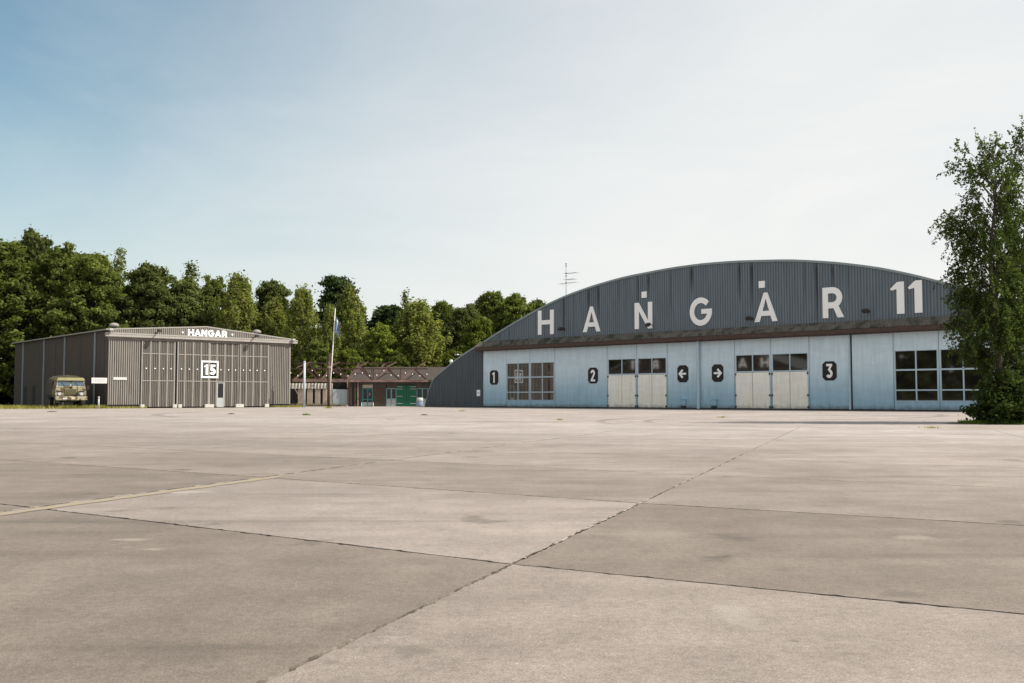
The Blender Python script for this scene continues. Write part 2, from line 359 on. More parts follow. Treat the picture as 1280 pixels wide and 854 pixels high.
def glyph(ch, w):
    """returns (list of strokes, width); a stroke is a list of polygons"""
    h = w / 2
    if ch == 'H':
        W_ = 0.88; return [[[(0, 0), (w, 0), (w, 1), (0, 1)]], [[(W_ - w, 0), (W_, 0), (W_, 1), (W_ - w, 1)]], [[(w, .5 - h * .9), (W_ - w, .5 - h * .9), (W_ - w, .5 + h * .9), (w, .5 + h * .9)]]], W_
    if ch == 'A':
        W_ = 0.95; c = W_ / 2; q = w * 1.08
        return [[[(0, 0), (q, 0), (c + .02, .86), (c, 1), (c - h * .75, 1)]], [[(W_, 0), (c + h * .75, 1), (c, 1), (c - .02, .86), (W_ - q, 0)]],
                [[(.24, .2), (W_ - .24, .2), (W_ - .30, .2 + w * .85), (.30, .2 + w * .85)]]], W_
    if ch == 'N':
        W_ = 0.84; return [[[(0, 0), (w, 0), (w, 1), (0, 1)]], [[(W_ - w, 0), (W_, 0), (W_, 1), (W_ - w, 1)]], [[(0, 1), (W_ - w, 0), (W_, 0), (w, 1)]]], W_
    if ch == 'G':
        r_ = 0.5 - h; c = 0.5
        return [quadstrip(arc(c, .5, r_, r_ + .01, 42, 360, 26), w), [[(c + .03, .5 - h * .85), (c + r_ + h * .98, .5 - h * .85), (c + r_ + h * .98, .5 + h * .85), (c + .03, .5 + h * .85)]]], 1.0
    if ch == 'R':
        z0 = .42; rr = (1 - z0) / 2 + h * .1
        zc = 1 - h - (rr - h * .55)
        b = [(w, 1 - h)] + [(.36 + (rr - h * .4) * math.cos(R(a)), zc + (1 - h - zc) * math.sin(R(a))) for a in range(90, -91, -12)] + [(w, 2 * zc - 1 + h)]
        return [[[(0, 0), (w, 0), (w, 1), (0, 1)]], quadstrip(b, w), [[(.34, .44), (.34 + w * 1.05, .44), (.78, 0), (.78 - w * 1.18, 0)]]], .78
    if ch == '1':
        W_ = .34; return [[[(W_ - w, 0), (W_, 0), (W_, 1), (W_ - w * .8, 1), (W_ - w, .97)]], [[(W_ - w, .97), (W_ - w, .97 - w * .95), (0.0, .74), (-.03, .80), (W_ - w * .9, 1)]]], W_
    if ch == '2':
        p = [(h * .9, .70)] + arc(.29, .71, .29 - h, .29 - h, 165, -30, 14) + [(h, h * .8)]
        return [quadstrip(p, w), [[(0.02, 0), (.6, 0), (.6, w * .85), (.02, w * .85)]]], .6
    if ch == '3':
        return [[[(.02, 1 - w * .85), (.56, 1 - w * .85), (.56, 1), (.02, 1)]], [[(.56, 1 - w * .5), (.34, .52), (.34 - w * .9, .56), (.36, 1 - w * .5)]],
                quadstrip([(.25, .60 - h)] + arc(.28, .31, .31 - h, .31 - h, 88, -150, 18), w)], .6
    if ch == '5':
        return [[[(.12, 1 - w * .85), (.56, 1 - w * .85), (.56, 1), (.12, 1)]], [[(.10, .48), (.10 + w * .9, .48), (.12 + w * .9, 1 - w * .5), (.12, 1 - w * .5)]],
                quadstrip([(.12, .60 - h)] + arc(.28, .32, .31 - h, .32 - h, 90, -150, 18), w)], .6
def letter_mb(ch, w, x, z, wid, hgt, y, th=0.06):
    """glyph with its lower left at (x, z), wid x hgt, front at y (towards -y)"""
    st, gw = glyph(ch, w); b = MB()
    for i, polys in enumerate(st):
        for p in polys: b.prism([(x + q[0] / gw * wid, z + q[1] * hgt) for q in p], y - 0.003 * i, y + th)
    return b

# palette
M_gable = sheet_mat('gable_sheet', (0.118, 0.147, 0.170), (0.154, 0.188, 0.216), (0.020, 0.014, 0.010))
M_trim = mat('roof_trim', (0.20, 0.25, 0.26), (0.26, 0.31, 0.31), scale=2)
M_canopy = mat('canopy_sheet', (0.10, 0.088, 0.076), (0.15, 0.132, 0.115), scale=2.2, rough=0.85, stretch=(1, 1, .4), dirt=(0.04, 0.046, 0.03), dirt_scale=1.4, dirt_lo=.48, dirt_hi=.62)
M_beam = mat('canopy_beam_paint', (0.055, 0.036, 0.03), (0.085, 0.055, 0.045), scale=3)
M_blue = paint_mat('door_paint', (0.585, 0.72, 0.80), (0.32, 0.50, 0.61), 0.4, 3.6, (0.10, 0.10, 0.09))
M_bframe = mat('blue_frame', (0.40, 0.52, 0.60), (0.46, 0.57, 0.63), scale=4, rough=0.5)
M_cream = paint_mat('leaf_paint', (0.90, 0.875, 0.80), (0.88, 0.85, 0.74), 0.5, 2.2, (0.28, 0.27, 0.23), 1.2)
M_glass = glass_mat('window_glass')
M_white = mat('white_paint', (0.86, 0.865, 0.865), (0.88, 0.885, 0.885), scale=3, rough=0.5)
M_black = mat('sign_black', (0.016, 0.014, 0.014), (0.022, 0.019, 0.019), scale=5, rough=0.6)
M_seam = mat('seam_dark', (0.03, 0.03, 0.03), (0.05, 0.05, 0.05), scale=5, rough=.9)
M_hinge = mat('hinge_steel', (0.03, 0.035, 0.04), (0.05, 0.055, 0.06), scale=9)
M_galv = mat('galvanised', (0.34, 0.37, 0.40), (0.44, 0.46, 0.48), scale=6, rough=.45, spec=.5)
M_lamp = mat('lamp_housing', (0.035, 0.032, 0.03), (0.05, 0.045, 0.04), scale=6)
M_lens = mat('lamp_lens', (0.42, 0.42, 0.41), scale=6, rough=.2)
M_roof = mat('roof_sheet', (0.10, 0.105, 0.11), (0.14, 0.145, 0.15), scale=1.5)
M_grey = mat('grey_sheet', (0.180, 0.163, 0.147), (0.235, 0.213, 0.192), scale=1.5, rough=.6, stretch=(1.5, 1.5, .25), dirt=(0.12, 0.10, 0.085), dirt_scale=1.2, dirt_lo=.55, dirt_hi=.8)
M_greyinf = mat('door_infill', (0.108, 0.096, 0.084), (0.145, 0.130, 0.115), scale=1.8, rough=.65, stretch=(1.5, 1.5, .3))
M_greypost = mat('door_post', (0.235, 0.215, 0.195), (0.285, 0.262, 0.238), scale=2, rough=.55)
M_eave = mat('eave_beam', (0.28, 0.262, 0.243), (0.34, 0.318, 0.292), scale=2)
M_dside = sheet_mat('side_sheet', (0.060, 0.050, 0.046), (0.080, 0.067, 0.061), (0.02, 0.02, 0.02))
M_conc_pale = mat('pale_concrete', (0.42, 0.40, 0.36), (0.52, 0.50, 0.46), scale=4, rough=.9, bump=.3, bscale=30)

# ================================================================ GROUND
def sheet(name, pts, z, m, parent=None):
    b = MB(); b.add([(p[0], p[1], z) for p in pts], [tuple(range(len(pts)))]); o = b.build(name, m, parent)
    if o.data.polygons[0].normal.z < 0: o.data.flip_normals()
    return o
M_soil = mat('meadow_soil', (0.06, 0.075, 0.03), (0.11, 0.12, 0.05), scale=.15, rough=1, dirt=(0.15, 0.13, 0.08), dirt_scale=.05)
tag(sheet('ground', [(-2500, -2500), (2500, -2500), (2500, 2500), (-2500, 2500)], -0.06, M_soil), kind='structure')

SO = Vector((0, 5.464)); EA = Vector((1.097, 3.128)); EBL = Vector((-3.94, 2.78)); EBR = Vector((4.62, -2.72))
I0, I1, J0, J1 = -3, 8, -4, 6
def node(i, j): return SO + EA * i + (EBL * j if j >= 0 else EBR * (-j))
hole = [node(I0, j) for j in range(J0, J1 + 1)] + [node(i, J1) for i in range(I0 + 1, I1 + 1)] + [node(I1, j) for j in range(J1 - 1, J0 - 1, -1)] + [node(i, J0) for i in range(I1 - 1, I0, -1)]
outer = [(-260, -120), (300, -120), (300, 118), (6, 118), (-30, 118), (-24, 101), (-35.2, 85.2), (-37, 82.5), (-42, 82.0), (-60, 82.6), (-115, 84), (-260, 86)]
def apron_sheet():
    bm = bmesh.new()
    ho = [bm.verts.new((p.x, p.y, 0)) for p in hole]; ou = [bm.verts.new((p[0], p[1], 0)) for p in outer]
    ed = [bm.edges.new((a[i], a[(i + 1) % len(a)])) for a in (ho, ou) for i in range(len(a))]
    bmesh.ops.triangle_fill(bm, use_beauty=True, use_dissolve=False, edges=ed)
    # edge of the apron is a real 6 cm step
    for i in range(len(ou)):
        a, c = outer[i], outer[(i + 1) % len(outer)]
        bm.faces.new([ou[i], ou[(i + 1) % len(ou)], bm.verts.new((c[0], c[1], -.08)), bm.verts.new((a[0], a[1], -.08))])
    for f in bm.faces:
        if abs(f.normal.z) > .5 and f.normal.z < 0: f.normal_flip()
    me = bpy.data.meshes.new('apron'); bm.to_mesh(me); bm.free(); me.materials.append(concrete_mat('apron_concrete', True))
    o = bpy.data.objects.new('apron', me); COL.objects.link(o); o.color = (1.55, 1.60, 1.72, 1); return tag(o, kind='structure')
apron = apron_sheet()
M_slab = concrete_mat('slab_concrete', False)
M_chip = mat('broken_edge', (0.13, 0.11, 0.092), (0.22, 0.19, 0.165), scale=14, rough=.95, dirt=(0.07, 0.06, 0.05), dirt_scale=5, dirt_lo=.42, dirt_hi=.55)
rs = random.Random(5)
def wob(line, t, amp):
    return amp * (math.sin(t * 9.1 + line * 3.7) * .25 + math.sin(t * 33.7 + line * 1.3) * .3 + math.sin(t * 81 + line * 7.9) * .35 + math.sin(t * 151 + line * 2.9) * .35)
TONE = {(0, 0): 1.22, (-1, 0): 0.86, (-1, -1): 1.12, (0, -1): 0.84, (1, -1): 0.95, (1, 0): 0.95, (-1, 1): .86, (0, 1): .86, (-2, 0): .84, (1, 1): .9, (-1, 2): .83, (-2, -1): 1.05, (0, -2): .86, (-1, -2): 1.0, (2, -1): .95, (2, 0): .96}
GAPA = {0: .0065, 1: .006}; GAPB = {0: .009, 1: .007}
for i in range(I0, I1):
    for j in range(J0, J1):
        c = [node(i, j), node(i + 1, j), node(i + 1, j + 1), node(i, j + 1)]
        near = (-2 <= i <= 2 and -2 <= j <= 2)
        n = 110 if near else 8
        ctr = sum(c, Vector((0, 0))) / 4
        gaps = [GAPA.get(j, .006), GAPB.get(i + 1, .005), GAPA.get(j + 1, .006), GAPB.get(i, .005)]
        lid = [100 + j, 200 + i + 1, 100 + j + 1, 200 + i]
        top = []; low = []
        for e in range(4):
            a, d = c[e], c[(e + 1) % 4]; dirn = (d - a).normalized(); nrm = Vector((-dirn.y, dirn.x))
            if nrm.dot(ctr - a) < 0: nrm = -nrm
            L = (d - a).length
            for k in range(n):
                t = k / n; p = a.lerp(d, t)
                g = gaps[e] + (wob(lid[e] + (5 if e < 2 else 0), (p.x * .6 + p.y) * 1.0, gaps[e] * .75) + (rs.random() ** 7) * gaps[e] * 2.5 if near else 0)
                g = max(g, .003)
                # corner pull-in along the previous edge
                q = p + nrm * g
                if k == 0:
                    pe = (e - 1) % 4; pd = (c[e] - c[pe]).normalized(); pn = Vector((-pd.y, pd.x))
                    if pn.dot(ctr - a) < 0: pn = -pn
                    q = q + pn * gaps[pe]
                low.append(q); top.append(q + nrm * (.002 + (.008 * rs.random() ** 7 if near else 0)))
        N = len(top); b = MB()
        b.cur = 0; b.add([(p.x, p.y, 0) for p in top], [tuple(range(N))])
        b.cur = 1
        b.add([(p.x, p.y, 0) for p in top] + [(p.x, p.y, -.008) for p in low], [(k, (k + 1) % N, N + (k + 1) % N, N + k) for k in range(N)])
        b.add([(p.x, p.y, -.008) for p in low] + [(p.x, p.y, -.05) for p in low], [(k, (k + 1) % N, N + (k + 1) % N, N + k) for k in range(N)])
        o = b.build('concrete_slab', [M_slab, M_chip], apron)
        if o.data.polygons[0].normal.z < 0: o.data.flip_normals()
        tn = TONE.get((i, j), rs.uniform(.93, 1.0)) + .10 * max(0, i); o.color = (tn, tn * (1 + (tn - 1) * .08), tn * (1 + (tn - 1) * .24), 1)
M_fill = mat('joint_soil', (0.035, 0.028, 0.022), (0.07, 0.058, 0.045), scale=9, rough=1, dirt=(0.30, 0.26, 0.21), dirt_scale=3.5, dirt_lo=.56, dirt_hi=.62)
tag(sheet('joint_filler', hole, -0.016, M_fill, apron), kind='stuff')
M_mortar = mat('joint_mortar', (0.27, 0.235, 0.20), (0.36, 0.32, 0.275), scale=11, rough=1, dirt=(0.06, 0.05, 0.042), dirt_scale=3.5, dirt_lo=.47, dirt_hi=.54, bump=.5, bscale=60)
def mortar(a, b_, w, seed):
    """crumbled pale mortar squeezed out of a joint: a ragged ribbon slightly proud of the slabs"""
    d = (b_ - a).normalized(); nr = Vector((-d.y, d.x)); L = (b_ - a).length; n = int(L / .035); rr = random.Random(seed); B = MB(); v = []
    for k in range(n + 1):
        p = a + d * (L * k / n); s1 = w * (.35 + .65 * rr.random()) * (.6 + .6 * math.sin(k * .17 + seed) ** 2); s2 = w * (.35 + .65 * rr.random()) * (.6 + .6 * math.sin(k * .13 + seed * 2) ** 2)
        v += [(p.x + nr.x * s1, p.y + nr.y * s1, .0015), (p.x, p.y, .003 + .002 * rr.random()), (p.x - nr.x * s2, p.y - nr.y * s2, .0015)]
    f = []
    for k in range(n): f += [(3 * k, 3 * k + 1, 3 * k + 4, 3 * k + 3), (3 * k + 1, 3 * k + 2, 3 * k + 5, 3 * k + 4)]
    B.add(v, f); o = B.build('joint_mortar', M_mortar, apron)
    return tag(o, kind='stuff')
mortar(node(0, 0) + EA * .06, node(1, 0) + EA * .3, .011, 1)
mortar(node(1, 0) + EA * .5, node(6, 0), .014, 2)
mortar(node(-1, 1) + EA * .5, node(6, 1), .018, 3)
# worn yellow guide line beside the left-hand joint
M_yel = bpy.data.materials.new('worn_yellow'); M_yel.use_nodes = True
_n, _l = M_yel.node_tree.nodes, M_yel.node_tree.links; _b = _n['Principled BSDF']; _b.inputs['Roughness'].default_value = .9
_g = _n.new('ShaderNodeNewGeometry'); _q = _n.new('ShaderNodeTexNoise'); _q.inputs['Scale'].default_value = 7; _q.inputs['Detail'].default_value = 7; _l.new(_g.outputs['Position'], _q.inputs['Vector'])
_r = _n.new('ShaderNodeValToRGB'); _r.color_ramp.elements[0].position = .42; _r.color_ramp.elements[1].position = .72
_r.color_ramp.elements[0].color = (.25, .21, .172, 1); _r.color_ramp.elements[1].color = (.28, .215, .11, 1); _l.new(_q.outputs['Fac'], _r.inputs['Fac']); _l.new(_r.outputs['Color'], _b.inputs['Base Color'])
def stripe(a, b_, w):
    d = (b_ - a).normalized(); nr = Vector((d.y, -d.x)); n = 40; v = []; B = MB(); rr = random.Random(9)
    for k in range(n + 1):
        p = a.lerp(b_, k / n); e1, e2 = rr.uniform(0, .012), rr.uniform(-.015, .015)
        v += [(p.x + nr.x * e1, p.y + nr.y * e1, .004), (p.x + nr.x * (w + e2), p.y + nr.y * (w + e2), .004)]
    B.add(v, [(2 * k, 2 * k + 1, 2 * k + 3, 2 * k + 2) for k in range(n)]); o = B.build('painted_line', M_yel, apron)
    if o.data.polygons[0].normal.z < 0: o.data.flip_normals()
_nr = Vector((EA.y, -EA.x)).normalized()
stripe(node(-1, 1) + _nr * .05, node(1, 1) + _nr * .05 + EA * .05, .17)

# ================================================================ HANGAR 11
H11 = empty('hangar', (-2.78, 96.25, 0), R(-43.3), 'wide dark grey arched hangar with a blue door front on the right', 'hangar')
CEN = 24.75
AR = [(0, 11.62), (3, 11.55), (7.8, 11.2), (11.3, 10.68), (14.4, 10.03), (17.1, 9.24), (20.9, 7.86), (25.2, 6.10), (27.9, 5.03), (31.75, 2.95), (32.6, 1.5), (33.1, 0.0)]
def arch_z(u):
    r_ = abs(u - CEN)
    if r_ >= 33.1: return 0.0
    # smooth the listed points
    for (a, za), (b_, zb) in zip(AR, AR[1:]):
        if a <= r_ <= b_:
            t = (r_ - a) / (b_ - a); return za + (zb - za) * t
    return 0.0
def arch_s(u):
    return (arch_z(u - .9) + 2 * arch_z(u) + arch_z(u + .9)) / 4 if abs(u - CEN) < 30 else arch_z(u)
# gable cladding with separate columns so that stains can follow the ribs
STAINS = [(13.12, .9, 1.5), (14.19, .95, 1.9), (18.46, .55, 2.0), (19.52, .75, 1.2), (21.71, .4, 2.2), (23.79, .8, 1.3), (28.16, .75, 1.9), (29.18, 1., 2.2), (33.54, .35, 2.6), (34.55, .9, 3.2), (35.76, .85, 1.2), (10.26, .3, 3.), (36.9, .3, 1.6), (16.4, .35, 1.3), (41.2, .25, 2.), (7.2, .3, 1.5), (45, .5, 2), (3.5, .3, 1)]
def gable_mesh():
    b = MB(); st = []
    prof = ribs(-8.34, 57.84, 0.22, 0.06); rr = random.Random(3); wv = {}
    lev = 12
    for k in range(len(prof) - 1):
        (xa, ya), (xb, yb) = prof[k], prof[k + 1]
        if xa > 49.5 + 1e-6 or xb < 0: zb = lambda x: 0.03
        else: zb = lambda x: 5.45
        za0, za1, zb0, zb1 = zb(xa), arch_s(xa) - .05, zb(xb), arch_s(xb) - .05
        if za1 <= za0 + .02 and zb1 <= zb0 + .02: continue
        za1 = max(za1, za0 + .01); zb1 = max(zb1, zb0 + .01)
        vs = []
        for q in range(lev + 1):
            t = (q / lev)
            vs += [(xa, ya, za0 + (za1 - za0) * t), (xb, yb, zb0 + (zb1 - zb0) * t)]
        b.add(vs, [(2 * q, 2 * q + 1, 2 * q + 3, 2 * q + 2) for q in range(lev)])
        xm = (xa + xb) / 2
        key = round(xm / .33); wv.setdefault(key, rr.random())
        for q in range(lev + 1):
            for (x, z0, z1) in ((xa, za0, za1), (xb, zb0, zb1)):
                z = z0 + (z1 - z0) * q / lev; s = 0.0
                for su, amt, ln in STAINS:
                    dd = abs(xm - su)
                    if dd < .115 and z > z1 - ln * 1.7: s = max(s, min(1, amt * 1.25) * (1 - dd / .5) * max(0, 1 - (z1 - z) / (ln * 1.7)) ** .55 * min(1, .35 + (z1 - z) / .8))
                s = max(s, .40 if xa < -.01 else 0, .18 * wv[key] ** 3 * max(0, 1 - (z1 - z) / 3.5))
                st.append(s)
    me = b.mesh('gable_wall', M_gable)
    ca = me.attributes.new('stain', 'FLOAT', 'POINT'); ca.data.foreach_set('value', st)
    return me
part('gable_wall', gable_mesh(), H11)
# curved roof shell going back, and its pale edge trim
def shell(y0, y1, th, out, name, m):
    b = MB(); us = [CEN + 33.15 * math.sin(-math.pi / 2 + math.pi * k / 90) for k in range(91)]
    top = [(u, arch_s(u) + out) for u in us]; bot = [(u, arch_s(u) + out - th) for u in us]; n = len(us)
    v = [(x, y0, z) for x, z in top] + [(x, y0, z) for x, z in bot] + [(x, y1, z) for x, z in top] + [(x, y1, z) for x, z in bot]; f = []
    for k in range(n - 1):
        f += [(k, k + 1, n + k + 1, n + k), (2 * n + k, 2 * n + k + 1, 3 * n + k + 1, 3 * n + k), (k, k + 1, 2 * n + k + 1, 2 * n + k), (n + k, n + k + 1, 3 * n + k + 1, 3 * n + k)]
    f += [(0, n, 3 * n, 2 * n), (n - 1, 2 * n - 1, 4 * n - 1, 3 * n - 1)]
    b.add(v, f); return b.build(name, m, H11)
shell(0.06, 42, 0.22, 0.02, 'roof', M_roof)
shell(-0.12, 0.055, 0.17, 0.05, 'roof_trim', M_trim)
b = MB(); b.strip([(-8.3 + k * .55, 41.9) for k in range(121)], 0.0, lambda x: max(arch_s(x), .02)); b.build('rear_wall', M_roof, H11)
# brown weathered canopy over the doors, corrugated and sloping out
b = MB(); n = 420; v = []
for k in range(n + 1):
    x = -0.45 + k * (50.4 / n); dz = .05 * (k % 2)
    v += [(x, -0.09, 6.34 + dz), (x, -0.42, 6.06 + dz), (x, -0.74, 5.76 + dz)]
f = []
for k in range(n): f += [(3 * k, 3 * k + 1, 3 * k + 4, 3 * k + 3), (3 * k + 1, 3 * k + 2, 3 * k + 5, 3 * k + 4)]
b.add(v, f); b.build('canopy', M_canopy, H11)
MB().box(-.45, 49.95, -.72, -.64, 5.46, 5.765).build('canopy_fascia', M_beam, H11)
MB().box(-.45, 49.95, -.635, .05, 5.405, 5.50).build('canopy_soffit', M_beam, H11)
for x0 in (-.45, 49.92): MB().box(x0, x0 + .03, -.63, -.10, 5.51, 6.0).build('canopy_end', M_canopy, H11)
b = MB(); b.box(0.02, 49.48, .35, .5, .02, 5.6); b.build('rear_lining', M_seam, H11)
b = MB(); b.box(-.05, 49.55, -.16, .2, .004, .075); b.build('door_rail', M_seam, H11)

JU = [0.0, 3.09, 6.11, 9.15, 12.03, 15.16, 18.29, 21.36, 24.38, 27.62, 30.74, 33.83, 36.94, 40.05, 43.13, 46.25, 49.45]
WIN = {1: 'big', 2: 'big', 5: 'door', 6: 'door', 9: 'door', 10: 'door', 13: 'big', 14: 'big'}
PANE_CACHE = {}
def pane(parent, x0, x1, z0, z1, y, name='pane', m=None, tilt=0.0):
    b = MB().box(x0, x1, y, y + .02, z0, z1)
    if tilt: b.v = [(q[0], q[1] - tilt * (q[2] - z0), q[2]) for q in b.v]     # leans slightly so the mirrored letters sit higher in the glass
    return b.build(name, m or M_glass, parent)
for k in range(16):
    a, c = JU[k] + .018, JU[k + 1] - .018
    yo = -0.05 if k in (4, 5, 6, 7, 8, 9, 10, 11) else 0.0      # the middle sliding leaves run on the outer rail
    kind = WIN.get(k); top = 5.40; z0 = .09; b = MB(); yb = yo + .10
    # each leaf: a folded sheet with raised edges, thin stiffening folds and openings
    if kind is None:
        b.bbox(a, c, yo, yb, z0, top, .02)
    elif kind == 'big':
        wx0, wx1, wz0, wz1 = a + .07, c - .07, .68, 4.16
        for q in ((a, wx0, z0, top), (wx1, c, z0, top), (wx0, wx1, z0, wz0), (wx0, wx1, wz1, top)): b.box(q[0], q[1], yo, yb, q[2], q[3])
    else:
        wx0, wx1, wz0, wz1 = a + .09, c - .09, 0.05, 4.22
        for q in ((a, wx0, z0, top), (wx1, c, z0, top), (wx0, wx1, wz1, top)): b.box(q[0], q[1], yo, yb, q[2], q[3])
    # cover strips on the joints and seams across
    b.box(a + .005, a + .05, yo - .015, yo - .002, z0, top - .02); b.box(c - .05, c - .005, yo - .015, yo - .002, z0, top - .02)
    if kind is None:
        for zz in (1.32, 2.55, 4.35): b.box(a + .06, c - .06, yo - .006, yo - .001, zz, zz + .014)
        if k in (0, 3, 4, 11, 12):
            xm = a + (.25 if k == 0 else .95)
            b.box(xm, xm + .02, yo - .010, yo - .001, .12, .62 + (1.1 if k == 0 else 0)); b.box(xm + .75 - (k == 0) * .8, xm + .77 - (k == 0) * .8 + (k == 0) * .02, yo - .010, yo - .001, .12, .62)
    else:
        b.box(a + .06, c - .06, yo - .006, yo - .001, 4.5, 4.514)
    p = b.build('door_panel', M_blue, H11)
    if kind == 'big':
        fb = MB(); mxm = (wx0 + wx1) / 2
        for q in ((wx0, wx0 + .05), (mxm - .045, mxm + .045), (wx1 - .05, wx1)): fb.box(q[0], q[1], yo - .02, yo + .05, wz0, wz1)
        for q in ((wz0, wz0 + .04), (1.385, 1.475), (2.76, 2.87), (wz1 - .05, wz1)):
            fb.box(wx0 + .051, mxm - .046, yo - .016, yo + .046, q[0], q[1]); fb.box(mxm + .046, wx1 - .051, yo - .016, yo + .046, q[0], q[1])
        fr = fb.build('window', M_bframe, H11)
        for (xa, xb) in ((wx0 + .05, mxm - .045), (mxm + .045, wx1 - .05)):
            for (za, zb) in ((wz0 + .04, 1.385), (1.475, 2.76), (2.87, wz1 - .05)): pane(fr, xa, xb, za, zb, yo + .03)
    elif kind == 'door':
        fb = MB(); mxm = (wx0 + wx1) / 2
        for q in ((wx0, wx0 + .04), (mxm - .04, mxm + .04), (wx1 - .04, wx1)): fb.box(q[0], q[1], yo - .018, yo + .05, 2.86, wz1)
        for q in ((2.86, 2.95), (wz1 - .05, wz1)):
            fb.box(wx0 + .041, mxm - .041, yo - .014, yo + .046, q[0], q[1]); fb.box(mxm + .041, wx1 - .041, yo - .014, yo + .046, q[0], q[1])
        fr = fb.build('window', M_bframe, H11)
        for (xa, xb) in ((wx0 + .04, mxm - .04), (mxm + .04, wx1 - .04)): pane(fr, xa, xb, 2.95, wz1 - .05, yo + .03, tilt=.0053)
        for q, (xa, xb) in enumerate(((wx0 + .012, mxm - .02), (mxm + .02, wx1 - .012))):
            lb = MB(); lb.bbox(xa, xb, yo - .05, yo + .02, .10, 2.84, .015)
            lb.box(xa + .06, xa + .075, yo - .056, yo - .0501, .2, 2.74)
            lf = lb.build('folding_door', M_cream, H11)
            hx = xa - .005 if (q == 0) else xb + .005
            for zz in (.22, 1.10, 2.72):
                hb = MB(); hb.box(hx - .06, hx + .06, yo - .085, yo - .052, zz - .05, zz + .05); hb.tube([(hx, yo - .085, zz - .09), (hx, yo - .085, zz + .09)], .022, 6)
                hb.build('hinge', M_hinge, lf)
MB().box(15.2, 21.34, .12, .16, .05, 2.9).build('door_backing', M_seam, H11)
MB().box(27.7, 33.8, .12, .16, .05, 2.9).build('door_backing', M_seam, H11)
b = MB(); b.tube([(24.42, -.24, .05), (24.42, -.24, 5.42)], .13, 12)
for zz in (.6, 2.2, 3.8, 5.1): b.box(24.28, 24.56, -.2, -.05, zz, zz + .05)
b.build('downpipe', M_bframe, H11)
MB().box(36.86, 36.97, -.14, -.02, .08, 5.42).build('door_post', M_bframe, H11)
MB().box(36.98, 37.08, -.02, .05, .08, 5.42).build('door_gap', M_seam, H11)
for x0 in (22.72, 25.56):
    b = MB(); b.bbox(x0, x0 + .46, -.27, -.06, .26, .76, .02); b.box(x0 + .05, x0 + .41, -.29, -.271, .30, .36); b.box(x0 - .03, x0 + .49, -.30, -.06, .765, .79)
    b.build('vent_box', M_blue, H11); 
    MB().box(x0 + .04, x0 + .42, -.25, -.08, .12, .255).build('vent_outlet', M_seam, H11)
# conduit down from the aerial to the lamp
MB().tube([(10.28, -.075, 7.15), (10.28, -.075, 9.95)], .03, 6).build('conduit', M_lamp, H11)
for u in (11.4, 2.2): MB().box(u, u + .03, -.06, -.05, 6.36, arch_s(u) - .15).build('cladding_joint', M_seam, H11)

def on11(name, label, cat, group=None): return empty(name, (-2.78, 96.25, 0), R(-43.3), label, cat, group)
# lettering
t = on11('wall_lettering', 'large white HANGAR 11 letters spread across the dark arched gable', 'lettering')
for ch, x0, x1 in (('H', 7.18, 9.1), ('A', 12.5, 14.45), ('N', 18.13, 19.93), ('G', 23.6, 25.66), ('A', 29.42, 31.36), ('R', 34.98, 36.6), ('1', 40.05, 40.93), ('1', 41.28, 42.15)):
    o = letter_mb(ch, .2 if ch not in '1' else .2, x0, 6.68, x1 - x0, 2.22, -.11, .055).build('letter' if ch != '1' else 'digit', M_white, t)
for x0 in (18.86, 29.82): MB().box(x0, x0 + .52, -.11, -.055, 9.28, 9.80).build('accent_square', M_white, t)
def octo(x0, x1, z0, z1, c): return [(x0 + c, z0), (x1 - c, z0), (x1, z0 + c), (x1, z1 - c), (x1 - c, z1), (x0 + c, z1), (x0, z1 - c), (x0, z0 + c)]
def sign(name, label, x0, x1, ch, y):
    s = on11(name, label, 'sign', 'black plates on the blue doors')
    MB().prism(octo(x0, x1, 2.16, 3.54, .22), y - .03, y - .004).build('plate', M_black, s)
    w = x1 - x0; xm = (x0 + x1) / 2
    if ch in '123':
        gw = .50 if ch != '1' else .3
        letter_mb(ch, .2 if ch != '1' else .19, xm - gw / 2 - (.05 if ch == '1' else 0), 2.34, gw, 1.02, y - .05, .019).build('numeral', M_white, s)
    else:
        g = 1 if ch == '>' else -1; b = MB()
        b.prism([(xm - g * .33, 2.77), (xm + g * .18, 2.77), (xm + g * .18, 2.93), (xm - g * .33, 2.93)], y - .05, y - .031)
        for q in quadstrip([(xm + g * .0, 2.53), (xm + g * .30, 2.85), (xm + g * .0, 3.17)], .17): b.prism(q, y - .054, y - .031)
        b.build('arrow', M_white, s)
sign('number_sign', 'black eight-sided plate with a white 1, left of the big gridded window', .92, 2.04, '1', 0)
sign('number_sign', 'black eight-sided plate with a white 2 beside the cream folding doors', 13.05, 14.14, '2', -.05)
sign('number_sign', 'black eight-sided plate with a white 3, rightmost of the plates', 34.86, 35.94, '3', -.05)
sign('arrow_sign', 'black eight-sided plate with a white arrow pointing left', 22.34, 23.39, '<', -.05)
sign('arrow_sign', 'black eight-sided plate with a white arrow pointing right', 25.58, 26.62, '>', -.05)
